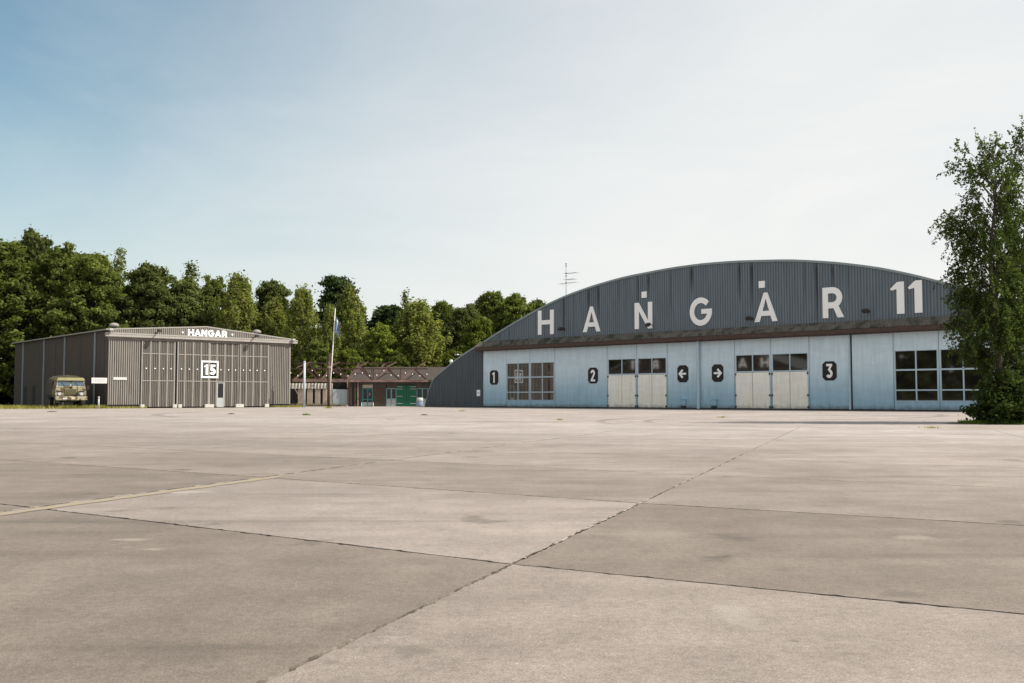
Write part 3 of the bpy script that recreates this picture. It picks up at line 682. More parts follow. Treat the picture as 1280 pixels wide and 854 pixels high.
# floodlights on the gable
for u, z, lab in ((10.34, 7.02, 'dark floodlight on the gable between the letters H and A'), (19.86, 6.92, 'dark floodlight on the gable at the foot of the letter N'),
                  (29.2, 6.94, 'dark floodlight on the gable left of the second letter A'), (38.38, 6.96, 'dark floodlight on the gable between the R and the number 11')):
    s = on11('floodlight', lab, 'floodlight', 'floodlights on the dark gable')
    b = MB(); b.bar((u, -.06, z + .02), (u, -.55, z + .12), .06); b.box(u - .1, u + .1, -.09, -.05, z - .1, z + .12); b.build('arm', M_lamp, s)
    b = MB(); b.add([(u - .2, -.52, z + .2), (u + .2, -.52, z + .2), (u + .2, -.82, z + .02), (u - .2, -.82, z + .02), (u - .14, -.42, z + .02), (u + .14, -.42, z + .02), (u + .14, -.66, z - .14), (u - .14, -.66, z - .14)],
                    [(0, 1, 2, 3), (4, 7, 6, 5), (0, 4, 5, 1), (1, 5, 6, 2), (2, 6, 7, 3), (3, 7, 4, 0)]); b.build('housing', M_lamp, s)
# aerial on the roof
s = on11('roof_aerial', 'thin television aerial mast standing on the arched hangar roof', 'aerial')
MB().tube([(10.25, .3, 9.9), (10.25, .3, 13.0)], [.04, .025], 6).build('mast', M_galv, s)
for z, xa, xb in ((12.1, -.1, 1.25), (11.55, -.1, 1.0), (11.22, -.75, 1.15)):
    b = MB(); b.tube([(10.25 + xa, .3, z), (10.25 + xb, .25, z + (.05 if xa < -.5 else 0))], .013, 5)
    for q in np.linspace(xa + .1, xb, 5): b.tube([(10.25 + q, -.15, z), (10.25 + q, .75, z)], .009, 4)
    b.build('element', M_lamp, s)
for z in (12.95, 12.75, 12.1, 11.85, 11.22): MB().lathe([(.05, 0), (.075, .04), (.05, .1)], 6, (10.25, .3, z)).build('clamp', M_lamp, s)

# small things on the left flank
s = on11('wall_notice', 'small white notice on the dark flank left of the blue doors', 'notice')
MB().box(-.82, -.36, -.08, -.05, 1.08, 1.68).build('board', M_white, s); MB().box(-.74, -.44, -.084, -.0805, 1.35, 1.42).build('print', mat('print_grey', (.35, .35, .36)), s)
s = on11('roof_lamp', 'pale lamp on a short bracket on the sloping left roof edge', 'lamp')
b = MB(); b.bar((-2.95, -.1, 5.15), (-3.35, -.45, 5.2), .05); b.build('bracket', M_galv, s)
MB().prism([(-3.55, 5.10), (-3.1, 5.13), (-3.15, 5.23), (-3.5, 5.21)], -.5, -.3).build('housing', M_lens, s)
s = on11('roof_vent', 'short white vent pipe near the foot of the arched roof', 'vent')
MB().lathe([(.12, 0), (.12, .6), (.17, .62), (.17, .78), (.06, .81)], 10, (-5.5, .9, 3.95)).build('pipe', M_white, s)

# ================================================================ HANGAR 15
P15 = (-34.6, 85.48, 0); A15 = R(41)
H15 = empty('hangar', P15, A15, 'low grey corrugated hangar with tall sliding doors on the left', 'hangar')
def gz(x): return 6.86 + (7.43 - 6.86) * (x / 8.67) if x < 8.67 else 7.43 - (7.43 - 6.62) * (x - 8.67) / (17.22 - 8.67)
DEP = 29.0
# front cladding: side bays and the gable strip above the door track
b = MB(); b.strip(ribs(0.0, 2.62, .185, .075), .32, 5.98); b.build('side_bay', M_grey, H15)
b = MB(); b.strip(ribs(14.95, 17.2, .185, .075), .32, 5.98); b.build('side_bay', M_grey, H15)
b = MB(); b.strip(ribs(0.0, 17.22, .185, .06), 6.3, lambda x: gz(x) - .05); b.build('gable_strip', M_grey, H15)
b = MB(); b.box(-.44, 17.85, -.34, -.06, 6.18, 6.50); b.box(-.44, 17.85, -.365, -.341, 6.40, 6.52); b.build('track_beam', M_eave, H15)
MB().box(-.05, 17.27, -.055, .3, 5.95, 6.29).build('lintel', M_grey, H15)
# roof: two shallow slopes with thickness and a lighter edge
def roof_slab(x0, z0, x1, z1, y0, y1, th, name, m):
    MB().prism([(x0, z0), (x1, z1), (x1, z1 - th), (x0, z0 - th)], y0, y1).build(name, m, H15)
roof_slab(-.35, 6.84, 8.665, 7.47, -.07, DEP + .3, .10, 'roof', M_eave)
roof_slab(8.668, 7.47, 17.62, 6.63, -.07, DEP + .3, .10, 'roof', M_eave)
# dark left wall of panels with pale downpipes
prof = ribs(0.0, DEP, .30, .03)
b = MB(); b.add([(-0.0 + q[1], q[0], .02) for q in prof] + [(q[1], q[0], 6.76) for q in prof], [(i, i + 1, len(prof) + i + 1, len(prof) + i) for i in range(len(prof) - 1)])
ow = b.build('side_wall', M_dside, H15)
b = MB(); b.add([(17.22, q[0], .02) for q in prof] + [(17.22, q[0], 6.55) for q in prof], [(i, i + 1, len(prof) + i + 1, len(prof) + i) for i in range(len(prof) - 1)]); b.build('side_wall', M_grey, H15)
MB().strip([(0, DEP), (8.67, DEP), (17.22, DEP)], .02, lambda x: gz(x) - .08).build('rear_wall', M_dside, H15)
MB().box(-.06, 0.0, -.05, .09, .3, 5.97).build('corner_trim', M_greypost, H15); MB().box(17.2, 17.27, -.05, .09, .3, 5.97).build('corner_trim', M_greypost, H15)
M_bpipe = mat('downpipe_paint', (.27, .31, .35), (.33, .37, .40), scale=3, rough=.4)
for yy in (3.4, 11.8, 18.3, 25.6):
    b = MB(); b.box(-.17, -.05, yy - .07, yy + .07, .1, 6.7); b.build('downpipe', M_bpipe, H15)
for yy in (7.4, 1.1, 14.8): MB().box(-.04, -.034, yy, yy + .05, .1, 6.7).build('wall_joint', M_seam, H15)
for yy in (24.2, 21.3): MB().box(-.05, -.035, yy, yy + 1.0, .05, 2.1).build('side_door', M_seam, H15)
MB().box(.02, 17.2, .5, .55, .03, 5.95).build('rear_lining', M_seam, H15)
MB().box(0.05, 2.6, .02, .25, .03, .315).build('plinth', M_seam, H15); MB().box(15.0, 17.18, .02, .25, .03, .315).build('plinth', M_seam, H15)
# four sliding doors, each of four ribbed bays
LEAVES = [(2.74, 5.76, (2.80, 3.56, 4.34, 5.07, 5.72)), (5.92, 8.94, (5.98, 6.65, 7.42, 8.17, 8.9)), (9.0, 11.9, (9.05, 9.71, 10.49, 11.23, 11.87)), (11.96, 14.9, (12.0, 12.61, 13.3, 14.07, 14.85))]
for li, (a, c, ps) in enumerate(LEAVES):
    yo = -.02 if li % 2 == 0 else -.12
    z0 = .12
    b = MB()
    for q in range(4):
        x0, x1 = ps[q] + .05, ps[q + 1] - .05
        lo = 2.36 if (li == 2 and q == 1) else z0
        b.strip(ribs(x0, x1, .17, .055, yo), lo, 5.95)
    d = b.build('sliding_door', M_greyinf, H15)
    for q, x in enumerate(ps):
        lo = z0
        b = MB(); b.box(x - .055, x + .055, yo - .08, yo + .01, lo, 5.95); b.build('post', M_greypost, d)
    for zz in (2.38, 4.77):
        b = MB()
        for q in range(4): b.box(ps[q] + .056, ps[q + 1] - .056, yo - .065, yo - .031, zz, zz + .075)
        b.build('rail', M_greypost, d)
    for q in range(4):
        xm = (ps[q] + ps[q + 1]) / 2
        if li in (1, 2) and ((li == 1 and q == 3) or (li == 2 and q == 0)): continue
        MB().prism([(xm - .065, 3.5), (xm, 3.435), (xm + .065, 3.5), (xm, 3.565)], yo - .085, yo - .056).build('marker', M_white, d)
for x in (5.84,): MB().box(x - .07, x + .08, -.06, .1, .05, 5.95).build('door_gap', M_seam, H15)
MB().box(2.62, 2.735, -.02, .06, .05, 5.95).build('door_gap', M_seam, H15)
for x, w in ((5.52, .36), (6.0, .34), (8.5, .86), (11.5, .8), (14.45, .42), (2.62, .35)):
    MB().bbox(x, x + w, -.42, -.13, .02, .32, .02).build('wheel_guard', M_conc_pale, H15)
# pass door in the third leaf
pd = MB(); yo = -.03
pd.box(9.77, 9.84, yo - .07, yo, .06, 2.32); pd.box(10.37, 10.44, yo - .07, yo, .06, 2.32); pd.box(9.841, 10.369, yo - .07, yo, 2.25, 2.32); pd.box(9.841, 10.369, yo - .05, yo, .06, .92)
pdo = pd.build('pass_door', mat('pass_door_paint', (.33, .34, .35), (.38, .39, .39), scale=3), H15)
pane(pdo, 9.841, 10.369, .92, 2.25, yo - .03)
MB().box(10.28, 10.33, yo - .11, yo - .05, .98, 1.12).build('handle', M_hinge, pdo)
def on15(name, label, cat, group=None): return empty(name, P15, A15, label, cat, group)
s = on15('gable_lettering', 'white HANGAR lettering between two dots under the low grey gable', 'lettering')
xs = [('H', 6.9, .56), ('A', 7.5, .64), ('N', 8.18, .55), ('G', 8.8, .63), ('A', 9.45, .64), ('R', 10.15, .53)]
for ch, x, w in xs: letter_mb(ch, .26, x, 6.53, w, .60, -.08, .044).build('letter', M_white, s)
for x in (6.42, 11.2): MB().prism(octo(x - .08, x + .08, 6.72, 6.88, .04), -.08, -.036).build('dot', M_white, s)
s = on15('door_number', 'white 15 in a square frame painted on the grey sliding doors', 'sign')
fx0, fx1, fz0, fz1 = 8.14, 9.8, 2.72, 4.30
b = MB(); fw = .15; y0 = -.225
b.box(fx0, fx1, y0, y0 + .02, fz0, fz0 + fw); b.box(fx0, fx1, y0, y0 + .02, fz1 - fw, fz1); b.box(fx0, fx0 + fw, y0, y0 + .02, fz0 + fw, fz1 - fw); b.box(fx1 - fw, fx1, y0, y0 + .02, fz0 + fw, fz1 - fw)
b.build('frame', M_white, s)
letter_mb('1', .22, 8.45, 3.02, .36, .93, y0, .02).build('digit', M_white, s); letter_mb('5', .24, 8.93, 3.02, .62, .93, y0, .02).build('digit', M_white, s)
s = on15('wall_notice', 'narrow white strip sign on the left corrugated bay of the grey hangar', 'notice')
MB().box(.34, 1.5, -.115, -.078, 2.46, 2.68).build('board', mat('notice_dull', (.5, .48, .46), (.58, .56, .54), scale=4), s)
s = on15('warning_board', 'white printed board sticking out from the corner of the dark side wall', 'notice')
MB().box(-1.42, -.12, .03, .07, 2.14, 2.62).build('board', mat('notice_dull', (.5, .48, .46), (.58, .56, .54), scale=4), s); MB().box(-.119, -.04, .035, .065, 2.2, 2.56).build('bracket', M_hinge, s)
M_prt = mat('print_blue', (.34, .37, .42), (.5, .52, .55), scale=12)
for zz, l0, l1 in ((2.48, -1.2, -.35), (2.37, -1.3, -.3), (2.25, -1.1, -.45)): MB().box(l0, l1, .024, .029, zz, zz + .05).build('print', M_prt, s)
# lamps on arms, and roof vents
for x, z, L, lab in ((3.94, 6.62, 1.0, 'floodlight on a long arm on the left half of the grey gable'), (13.2, 6.55, 1.0, 'floodlight on a long arm on the right half of the grey gable')):
    s = on15('arm_light', lab, 'floodlight', 'arm lights on the grey gable')
    b = MB(); b.bar((x, -.04, z - .05), (x, -L, z + .2), .07); b.box(x - .09, x + .09, -.07, -.036, z - .18, z + .1); b.build('arm', M_hinge, s)
    b = MB(); b.bbox(x - .17, x + .17, -L - .22, -L + .1, z + .06, z + .30, .04); b.build('housing', M_lamp, s)
    MB().box(x - .14, x + .14, -L - .16, -L + .06, z + .052, z + .059).build('lens', M_lens, s)
for x, z, lab in ((-.1, 6.72, 'small pale lamp at the left end of the grey gable'), (17.3, 6.5, 'small pale lamp at the right end of the grey gable')):
    s = on15('corner_lamp', lab, 'lamp', 'corner lamps of the grey hangar')
    b = MB(); b.bar((x, -.2, z), (x, -.5, z + .05), .05); b.build('bracket', M_greypost, s)
    MB().bbox(x - .16, x + .16, -.66, -.45, z - .06, z + .12, .03).build('housing', M_lens, s)
for x, y, z, lab in ((.9, 1.6, 6.85, 'mushroom vent at the left end of the low roof'), (14.5, 1.6, 6.86, 'mushroom vent at the right end of the low roof')):
    s = on15('roof_vent', lab, 'vent', 'mushroom vents on the low roof')
    MB().lathe([(.26, 0), (.26, .36)], 14, (x, y, z)).build('neck', M_hinge, s, True)
    MB().lathe([(.28, .30), (.40, .34), (.42, .42), (.36, .54), (.20, .62), (.04, .65)], 16, (x, y, z)).build('cowl', mat('vent_cowl', (.20, .19, .175), (.27, .255, .235), scale=4), s, True)

# ================================================================ LOW BUILDING AND STEEL FRAME BETWEEN THE HANGARS
AY = 106.0
M_bwall = mat('dark_boards', (0.075, 0.062, 0.054), (0.11, 0.092, 0.081), scale=2, rough=.85, stretch=(1.5, 1.5, .3))
M_board = mat('brown_board', (0.072, 0.048, 0.038), (0.10, 0.07, 0.056), scale=3, rough=.85)
M_rust = mat('rusty_steel', (0.22, 0.14, 0.12), (0.31, 0.205, 0.178), scale=2.5, rough=.85, dirt=(0.10, 0.06, 0.048), dirt_scale=2, dirt_lo=.55, dirt_hi=.75)
M_drust = mat('dark_rust', (0.055, 0.032, 0.026), (0.095, 0.055, 0.043), scale=3, rough=.85)
M_teal = mat('teal_paint', (0.035, 0.21, 0.20), (0.06, 0.27, 0.255), scale=4)
M_green = mat('green_paint', (0.006, 0.105, 0.058), (0.010, 0.135, 0.075), scale=2, rough=.45, stretch=(1.5, 1.5, .3))
M_pane_pale = mat('pale_infill', (.38, .385, .375), (.46, .455, .44), scale=3)
M_dark = mat('deep_dark', (.012, .011, .010), scale=3)
M_dglass = glass_mat('annex_glass', (.014, .016, .016), 1.45, .08)
AX = empty('service_building', (0, AY, 0), 0, 'low brown building with green double doors between the two hangars', 'building')
# walls (front cut round the openings)
def wallbox(x0, x1, z0, z1, m=None, name='wall', y0=0.0, y1=.2): return MB().box(x0, x1, y0, y1, z0, z1).build(name, m or M_bwall, AX)
wallbox(-17.15, -7.0, 2.30, 2.78, name='upper_wall')
b = MB(); b.strip(ribs(-17.15, -15.95, .2, .03), 0, 2.3); b.build('wall', M_bwall, AX)
wallbox(-15.95, -15.93, .0, 2.3); wallbox(-14.75, -13.42, .0, 2.3)
for x0, x1 in ((-13.32, -12.26), (-10.16, -8.9)): wallbox(x0, x1, 1.94, 2.3)
wallbox(-12.26, -12.24, 0, 2.3); wallbox(-10.18, -10.16, 0, 2.3); wallbox(-8.9, -5.0, 0, 2.3)
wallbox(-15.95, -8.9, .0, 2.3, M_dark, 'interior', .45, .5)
MB().box(-14.72, -13.5, -.03, -.002, .0, 2.0).build('boarded_panel', M_board, AX)
MB().box(-14.6, -14.0, -.045, -.031, .15, .7).build('hatch', M_board, AX)
# tiled dark roof rising behind the frame
b = MB(); n = 150; v = []
for k in range(n + 1):
    x = -17.6 + k * (14.6 / n); v += [(x, -.35, 2.80 + .03 * (k % 2)), (x, 6.0, 4.35 + .03 * (k % 2))]
b.add(v, [(2 * k, 2 * k + 1, 2 * k + 3, 2 * k + 2) for k in range(n)]); b.build('roof', mat('dull_roof', (.046, .036, .031), (.064, .051, .045), scale=1.5, rough=.9), AX)
MB().box(-17.6, -3.0, 6.0, 6.3, 4.2, 4.40).build('ridge_cap', M_drust, AX)
MB().box(-17.5, -3.0, 6.05, 6.25, 0, 4.2).build('rear_wall', M_bwall, AX)
MB().box(-17.45, -17.2, -.3, 6.1, 0, 2.85).build('wall', M_bwall, AX)
MB().box(-17.0, -12.2, -.42, -.30, 2.60, 2.82).build('fascia', M_bwall, AX); MB().box(-12.199, -6.0, -.42, -.30, 2.60, 2.82).build('fascia', M_bwall, AX)
# glazed double door
gd = MB()
for x0, x1 in ((-15.92, -15.82), (-15.39, -15.29), (-14.87, -14.77)): gd.box(x0, x1, -.03, .05, .03, 1.92)
for z0, z1 in ((.03, .10), (.70, .78), (1.84, 1.92)): gd.box(-15.819, -15.391, -.026, .046, z0, z1); gd.box(-15.289, -14.871, -.026, .046, z0, z1)
gdo = gd.build('glazed_door', M_teal, AX)
for x0, x1 in ((-15.82, -15.39), (-15.29, -14.87)):
    pane(gdo, x0, x1, .78, 1.84, .01, m=M_dglass); MB().box(x0, x1, 0, .02, .10, .44).build('kick_panel', M_pane_pale, gdo); pane(gdo, x0, x1, .44, .70, .01, m=M_dglass)
MB().box(-15.9, -14.8, -.02, .04, 1.96, 2.3).build('transom_board', mat('transom_pale', (.42, .37, .29), (.5, .45, .36), scale=3), AX)
MB().box(-15.2, -15.06, -.045, -.031, 1.15, 1.42).build('door_poster', mat('poster_red', (.35, .05, .06), (.5, .3, .3), scale=9), AX)
MB().box(-15.98, -15.93, -.16, -.02, 0.02, .42).build('door_buffer', M_white, AX); MB().box(-14.76, -14.71, -.16, -.02, .02, .42).build('door_buffer', M_white, AX)
for x0, x1 in ((-13.38, -12.28), (-10.14, -8.92)):
    xm = (x0 + x1) / 2; w_ = MB()
    for q0, q1 in ((x0, x0 + .08), (xm - .06, xm + .06), (x1 - .08, x1)): w_.box(q0, q1, -.03, .05, 0, 1.93)
    for z0, z1 in ((0.0, .05), (.76, .84), (1.85, 1.93)): w_.box(x0 + .081, xm - .061, -.026, .046, z0, z1); w_.box(xm + .061, x1 - .081, -.026, .046, z0, z1)
    wo_ = w_.build('side_light', mat('pale_teal', (.15, .31, .31), (.20, .37, .36), scale=4), AX)
    for q0, q1 in ((x0 + .08, xm - .06), (xm + .06, x1 - .08)):
        pane(wo_, q0, q1, .84, 1.85, .01, m=M_dglass); MB().box(q0, q1, .0, .02, .05, .76).build('kick_panel', M_pane_pale, wo_)
for sgn, x0, x1 in ((1, -12.24, -11.23), (-1, -11.21, -10.18)):
    b = MB(); m_ = (x1 - x0)
    for q in range(5): b.bbox(x0 + q * m_ / 5 + .004, x0 + (q + 1) * m_ / 5 - .004, -.05, .03, .03, 2.26, .008)
    lf = b.build('green_door', M_green, AX)
    for zz in (.28, 1.05, 1.82, 2.06):
        xa, xb = (x0 + .03, x0 + .62) if sgn == 1 else (x1 - .62, x1 - .03)
        MB().box(xa, xb, -.075, -.051, zz, zz + .055).build('hinge_strap', M_pane_pale, lf)
# brown posts left of the door
for x0, w_, m in ((-17.5, .10, 'mustard'), (-17.15, .14, 'brown'), (-16.72, .16, 'brown'), (-16.38, .08, 'pale')):
    mm = dict(mustard=mat('mustard_paint', (.40, .27, .06), (.45, .32, .1), scale=4), brown=M_board, pale=mat('pale_timber', (.34, .26, .2), (.4, .31, .24), scale=4))[m]
    MB().box(x0, x0 + w_, -.32, -.2, 2.0 if m == 'mustard' else 0, 2.6).build('timber_post', mm, AX)

# lattice girders
def girder(label, x0, x1, y, zb, zt, bays, w, inclines):
    g = empty('lattice_girder', (0, y, 0), 0, label, 'girder', 'rusty girders between the hangars')
    MB().box(x0, x1, -.09, .09, zb, zb + .24).build('bottom_chord', M_rust, g)
    MB().box(x0, x1, -.06, .06, zt - .12, zt).build('top_chord', M_drust, g)
    n = bays; d = (x1 - x0) / n
    for k in range(n + 1):
        x = x0 + k * d
        if k < n:
            a, c = ((x, zb + .2), (x + d * .5, zt - .12))
            MB().bar((a[0] + .1, 0, a[1]), (c[0], 0, c[1]), .15, .15, (0, 1, 0)).build('diagonal', M_rust, g)
            MB().bar((c[0] + .08, 0, c[1]), (x + d - .05, 0, zb + .2), .17, .17, (0, 1, 0)).build('diagonal', M_drust, g)
        if 0 < k < n: MB().box(x - .04, x + .04, -.045, .045, zb + .201, zt - .121).build('strut', M_drust, g)
    return g
girder('front rusty lattice girder spanning over the green doors', -23.0, -8.85, AY - 1.7, 2.56, 4.0, 5, 0, 0)
rear = girder('rear rusty lattice girder seen through the front one', -23.6, -12.5, AY + 2.6, 2.75, 4.75, 4, 0, 0)
for x in (-22.6, -19.4, -16.3, -13.2, -10.0): MB().bar((x, -4.3, -2.6 + 3.91), (x + .6, 0, 2.07), .09).build('tie', M_drust, rear)
for o in rear.children:
    if o.name.startswith('tie'): o.location = (0, 0, 2.75)
s = empty('string_lights', (0, AY - 1.9, 0), 0, 'strings of small white bulbs hung along the rusty girders', 'string lights')
b = MB(); pts = []
for k in range(60):
    x = -23.4 + k * .25; pts.append((x, 0, 3.85 - .55 * abs(math.sin(k * math.pi / 10)) ** .7))
b.tube(pts, .012, 4); b.build('cable', M_drust, s)
M_bulb = mat('bulb_glass', (.85, .84, .8), scale=3, rough=.2)
bulb = MB().lathe([(.02, .07), (.05, .02), (.055, -.03), (.02, -.08)], 8).mesh('bulb', M_bulb)
for k in range(1, 60, 3): part('bulb', bulb, s, (pts[k][0], 0, pts[k][2] - .1))

# screen of concrete slabs with white corrugated strip
fn = empty('slab_screen', (0, AY, 0), 0, 'screen of upright concrete slabs under a white corrugated strip', 'screen')
M_slabw = mat('upright_slab', (.38, .31, .255), (.48, .405, .34), scale=2.5, rough=.9, stretch=(1, 1, .5), dirt=(.24, .19, .16), dirt_scale=1.5)
for x0, x1 in ((-22.75, -22.05), (-21.78, -21.2), (-20.93, -20.38), (-20.1, -19.66), (-19.42, -19.08)):
    MB().bbox(x0, x1, -.12, .05, 0, 1.83 if x0 < -19.5 else 2.45, .02).build('concrete_slab', M_slabw, fn)
b = MB(); v = []; n = 24
for k in range(n + 1):
    x = -23.65 + k * (4.1 / n); v += [(x, -.2 + .10 * (k % 2), 1.88), (x, -.2 + .10 * (k % 2), 2.45)]
b.add(v, [(2 * k, 2 * k + 1, 2 * k + 3, 2 * k + 2) for k in range(n)]); b.build('corrugated_strip', mat('white_sheet', (.46, .43, .40), (.54, .51, .47), scale=3), fn)
MB().box(-24.2, -18.9, .3, .35, .0, 1.9).build('dark_backing', M_dark, fn)
# blue-grey metal gate with dark opening above
gt = empty('metal_gate', (0, AY - .1, 0), 0, 'pale blue-grey sheet metal gate beside the concrete slabs', 'gate')
M_gate = mat('gate_sheet', (.36, .42, .47), (.44, .50, .54), scale=1.2, rough=.5, stretch=(1, 1, .4))
for q in range(4):
    x0 = -19.05 + q * .45; MB().bbox(x0 + .005, x0 + .445, -.03, .02, .10, 1.80, .012).build('panel', M_gate, gt)
MB().box(-19.07, -17.23, -.015, .05, 1.81, 1.86).build('top_rail', M_hinge, gt)
o = MB().box(-19.08, -17.3, AY + .6, AY + .65, 0.0, 2.6).build('opening_shade', M_dark); tag(o, 'black sheet standing in for the shaded opening behind the blue-grey gate', 'shade_sheet')  # black sheet added to give the shade inside the opening above the gate

# posts in front
s = empty('steel_pole', (-19.72 + .0, 94.6, 0), 0, 'grey galvanised pole standing left of the rusty post', 'pole')
MB().tube([(0, 0, 0), (0, 0, 4.3)], [.125, .11], 12).build('shaft', M_galv, s, True); MB().lathe([(.13, 0), (.13, .06), (.05, .12)], 10, (0, 0, 4.3)).build('cap', M_galv, s)
MB().bar((-1.05, .3, 1.95), (-.12, 0, .45), .06).build('stay', mat('stay_pale', (.4, .34, .28), (.45, .4, .33), scale=4), s)
MB().box(-.22, .22, -.22, .22, .004, .03).build('base_plate', M_galv, s)
s = empty('rusty_post', (-16.3, 88.6, 0), 0, 'thick dark rusty steel post in front of the flagpole', 'post')
MB().tube([(0, 0, 0), (0, 0, 4.75)], .122, 14).build('shaft', M_drust, s, True)
MB().lathe([(.135, 0), (.15, .03), (.15, .13), (.135, .16)], 14, (0, 0, 3.55)).build('collar', M_rust, s)
MB().lathe([(.128, 0), (.128, .55)], 14, (0, 0, 4.15)).build('band', M_drust, s)
MB().box(-.28, .28, -.28, .28, .004, .035).build('base_plate', M_drust, s)
s = empty('flagpole', (-17.35, 94.4, 0), 0, 'slim leaning white flagpole with a limp blue flag', 'flagpole')
MB().tube([(0, 0, 0), (.28, 0, 4.5), (.54, 0, 9.35)], [.065, .055, .035], 8).build('pole', mat('pole_white', (.62, .6, .57), (.7, .68, .65), scale=3), s, True)
MB().lathe([(.03, 0), (.06, .04), (.05, .1), (.01, .13)], 8, (.54, 0, 9.33)).build('finial', M_galv, s)
b = MB(); v = []; nu, nv = 10, 12
for i in range(nv + 1):
    z = 8.55 - 1.5 * i / nv
    for k in range(nu + 1):
        q = k / nu; wd = .5 * (0.55 + .45 * i / nv)
        v.append((.57 + (z - 8.5) * .057 + q * wd, .12 * math.sin(q * 9 + i * .25) * (.4 + q), z - .55 * q * q))
f = [(i * (nu + 1) + k, i * (nu + 1) + k + 1, (i + 1) * (nu + 1) + k + 1, (i + 1) * (nu + 1) + k) for i in range(nv) for k in range(nu)]
b.add(v, f); fl = b.build('flag', mat('flag_cloth', (.16, .21, .40), (.24, .30, .50), scale=2, rough=.8, dirt=(.55, .57, .65), dirt_scale=1.5, dirt_lo=.56, dirt_hi=.6), s, True)
s = empty('barrel', (-9.55, 103.2, 0), 0, 'blue and white barrel by the window next to the arched hangar', 'barrel')
MB().lathe([(.33, .02), (.36, .1), (.36, .5), (.35, .52)], 14).build('body', mat('barrel_blue', (.16, .24, .36), (.3, .36, .45), scale=5), s, True); MB().lathe([(.345, .521), (.36, .6), (.34, .9), (.1, .93)], 14).build('lid', M_pane_pale, s, True)

# ================================================================ ARMY TRUCK
M_camo = mat('truck_camouflage', (.20, .18, .11), (.38, .35, .26), scale=3.4, rough=.7, dirt=(.09, .07, .04), dirt_scale=2.6, dirt_lo=.48, dirt_hi=.51)
M_olive = mat('truck_khaki', (.17, .155, .07), (.235, .215, .105), scale=2.2, rough=.6, dirt=(.13, .12, .05), dirt_scale=2.0, dirt_lo=.58, dirt_hi=.62)
M_canv = mat('truck_canvas', (.065, .055, .038), (.095, .082, .058), scale=3, rough=.95, bump=.4, bscale=12)
M_tyre = mat('tyre_rubber', (.018, .018, .018), (.028, .027, .026), scale=8, rough=.9)
M_chas = mat('chassis_dark', (.02, .018, .016), (.035, .03, .026), scale=6, rough=.8)
TR = empty('army_truck', (-37.0, 83.6, 0), R(32), 'camouflaged army truck with a canvas back parked beside the dark wall', 'truck')
# local: -y is the front; x across
b = MB(); b.prism([(-1.2, .98), (1.2, .98), (1.2, 1.5), (1.13, 1.84), (-1.13, 1.84), (-1.2, 1.5)], 0, 1.9); b.build('cab_body', M_camo, TR)
b = MB()  # screen frame and roof
b.add([(-1.13, .02, 1.84), (1.13, .02, 1.84), (1.05, .16, 2.36), (-1.05, .16, 2.36), (-1.13, 1.85, 1.84), (1.13, 1.85, 1.84), (1.05, 1.8, 2.36), (-1.05, 1.8, 2.36)],
      [(0, 1, 2, 3), (1, 5, 6, 2), (4, 0, 3, 7), (5, 4, 7, 6)]); b.build('cab_upper', M_camo, TR)
b = MB(); b.add([(-1.1, -.02, 2.361), (1.1, -.02, 2.361), (1.1, 1.9, 2.40), (-1.1, 1.9, 2.40), (-.98, .2, 2.60), (.98, .2, 2.60), (.98, 1.8, 2.62), (-.98, 1.8, 2.62)],
               [(0, 1, 5, 4), (1, 2, 6, 5), (2, 3, 7, 6), (3, 0, 4, 7), (4, 5, 6, 7), (0, 3, 2, 1)]); b.build('cab_roof', M_olive, TR)
gm = glass_mat('truck_glass', (.05, .08, .11), 1.9, .05)
for x0, x1 in ((-1.0, -.06), (.06, 1.0)):
    MB().add
    b = MB(); b.add([(x0, .022, 1.92), (x1, .022, 1.92), (x1 * .96, .125, 2.30), (x0 * .96, .125, 2.30), (x0, .06, 1.92), (x1, .06, 1.92), (x1 * .96, .16, 2.30), (x0 * .96, .16, 2.30)],
                    [(0, 1, 2, 3), (4, 7, 6, 5), (0, 4, 5, 1), (1, 5, 6, 2), (2, 6, 7, 3), (3, 7, 4, 0)]); b.build('windscreen', gm, TR)
    MB().bar((x0 * .5 + x1 * .5, .0, 1.93), (x0 * .7 + x1 * .3, .07, 2.18), .025).build('wiper', M_chas, TR)
b = MB(); b.bbox(-.5, .48, -.07, -.002, 1.12, 1.68, .03)
gr = b.build('grille', mat('grille_olive', (.13, .12, .05), (.19, .17, .08), scale=4), TR)
for k in range(6): MB().box(-.44, .42, -.09, -.0705, 1.18 + k * .08, 1.20 + k * .08).build('grille_bar', M_chas, gr)
b = MB(); b.bbox(-1.24, 1.24, -.42, -.12, .70, 1.02, .03); b.build('bumper', M_camo, TR)
MB().box(-.66, -.32, -.44, -.421, .79, .93).build('number_plate', M_pane_pale, TR)
MB().box(.0, .28, -.435, -.421, .78, .94).build('unit_plate', mat('plate_buff', (.5, .42, .3), scale=3), TR)
for x in (-.86, .84):
    MB().tube([(x, -.06, 1.24), (x, .02, 1.24)], .14, 14).build('headlight', M_lens, TR)
    MB().bar((x - .2, -.03, 1.46), (x + .2, -.03, 1.46), .05).build('lamp_guard', M_chas, TR)
MB().prism([(.36, 1.1), (.62, 1.1), (.62, 1.3), (.5, 1.42), (.42, 1.3)], -.16, -.075).build('tow_hook', M_chas, TR)
MB().lathe([(.09, -.02), (.09, .1)], 10, (.0, -.03, 1.74)).build('badge', M_chas, TR)
for x in (-1.33, 1.33):
    MB().bar((x * .86, .1, 1.9), (x, -.05, 1.95), .03).build('mirror_arm', M_chas, TR); MB().box(x - .09, x + .09, -.09, -.05, 1.6, 1.95).build('mirror', M_chas, TR)
for x0, x1 in ((-1.215, -1.201), (1.201, 1.215)):
    MB().box(x0, x1, .5, 1.4, 1.0, 1.82).build('cab_door', M_camo, TR)
MB().box(1.215, 1.235, .62, 1.3, 1.9, 2.3).build('side_window', gm, TR) if False else None
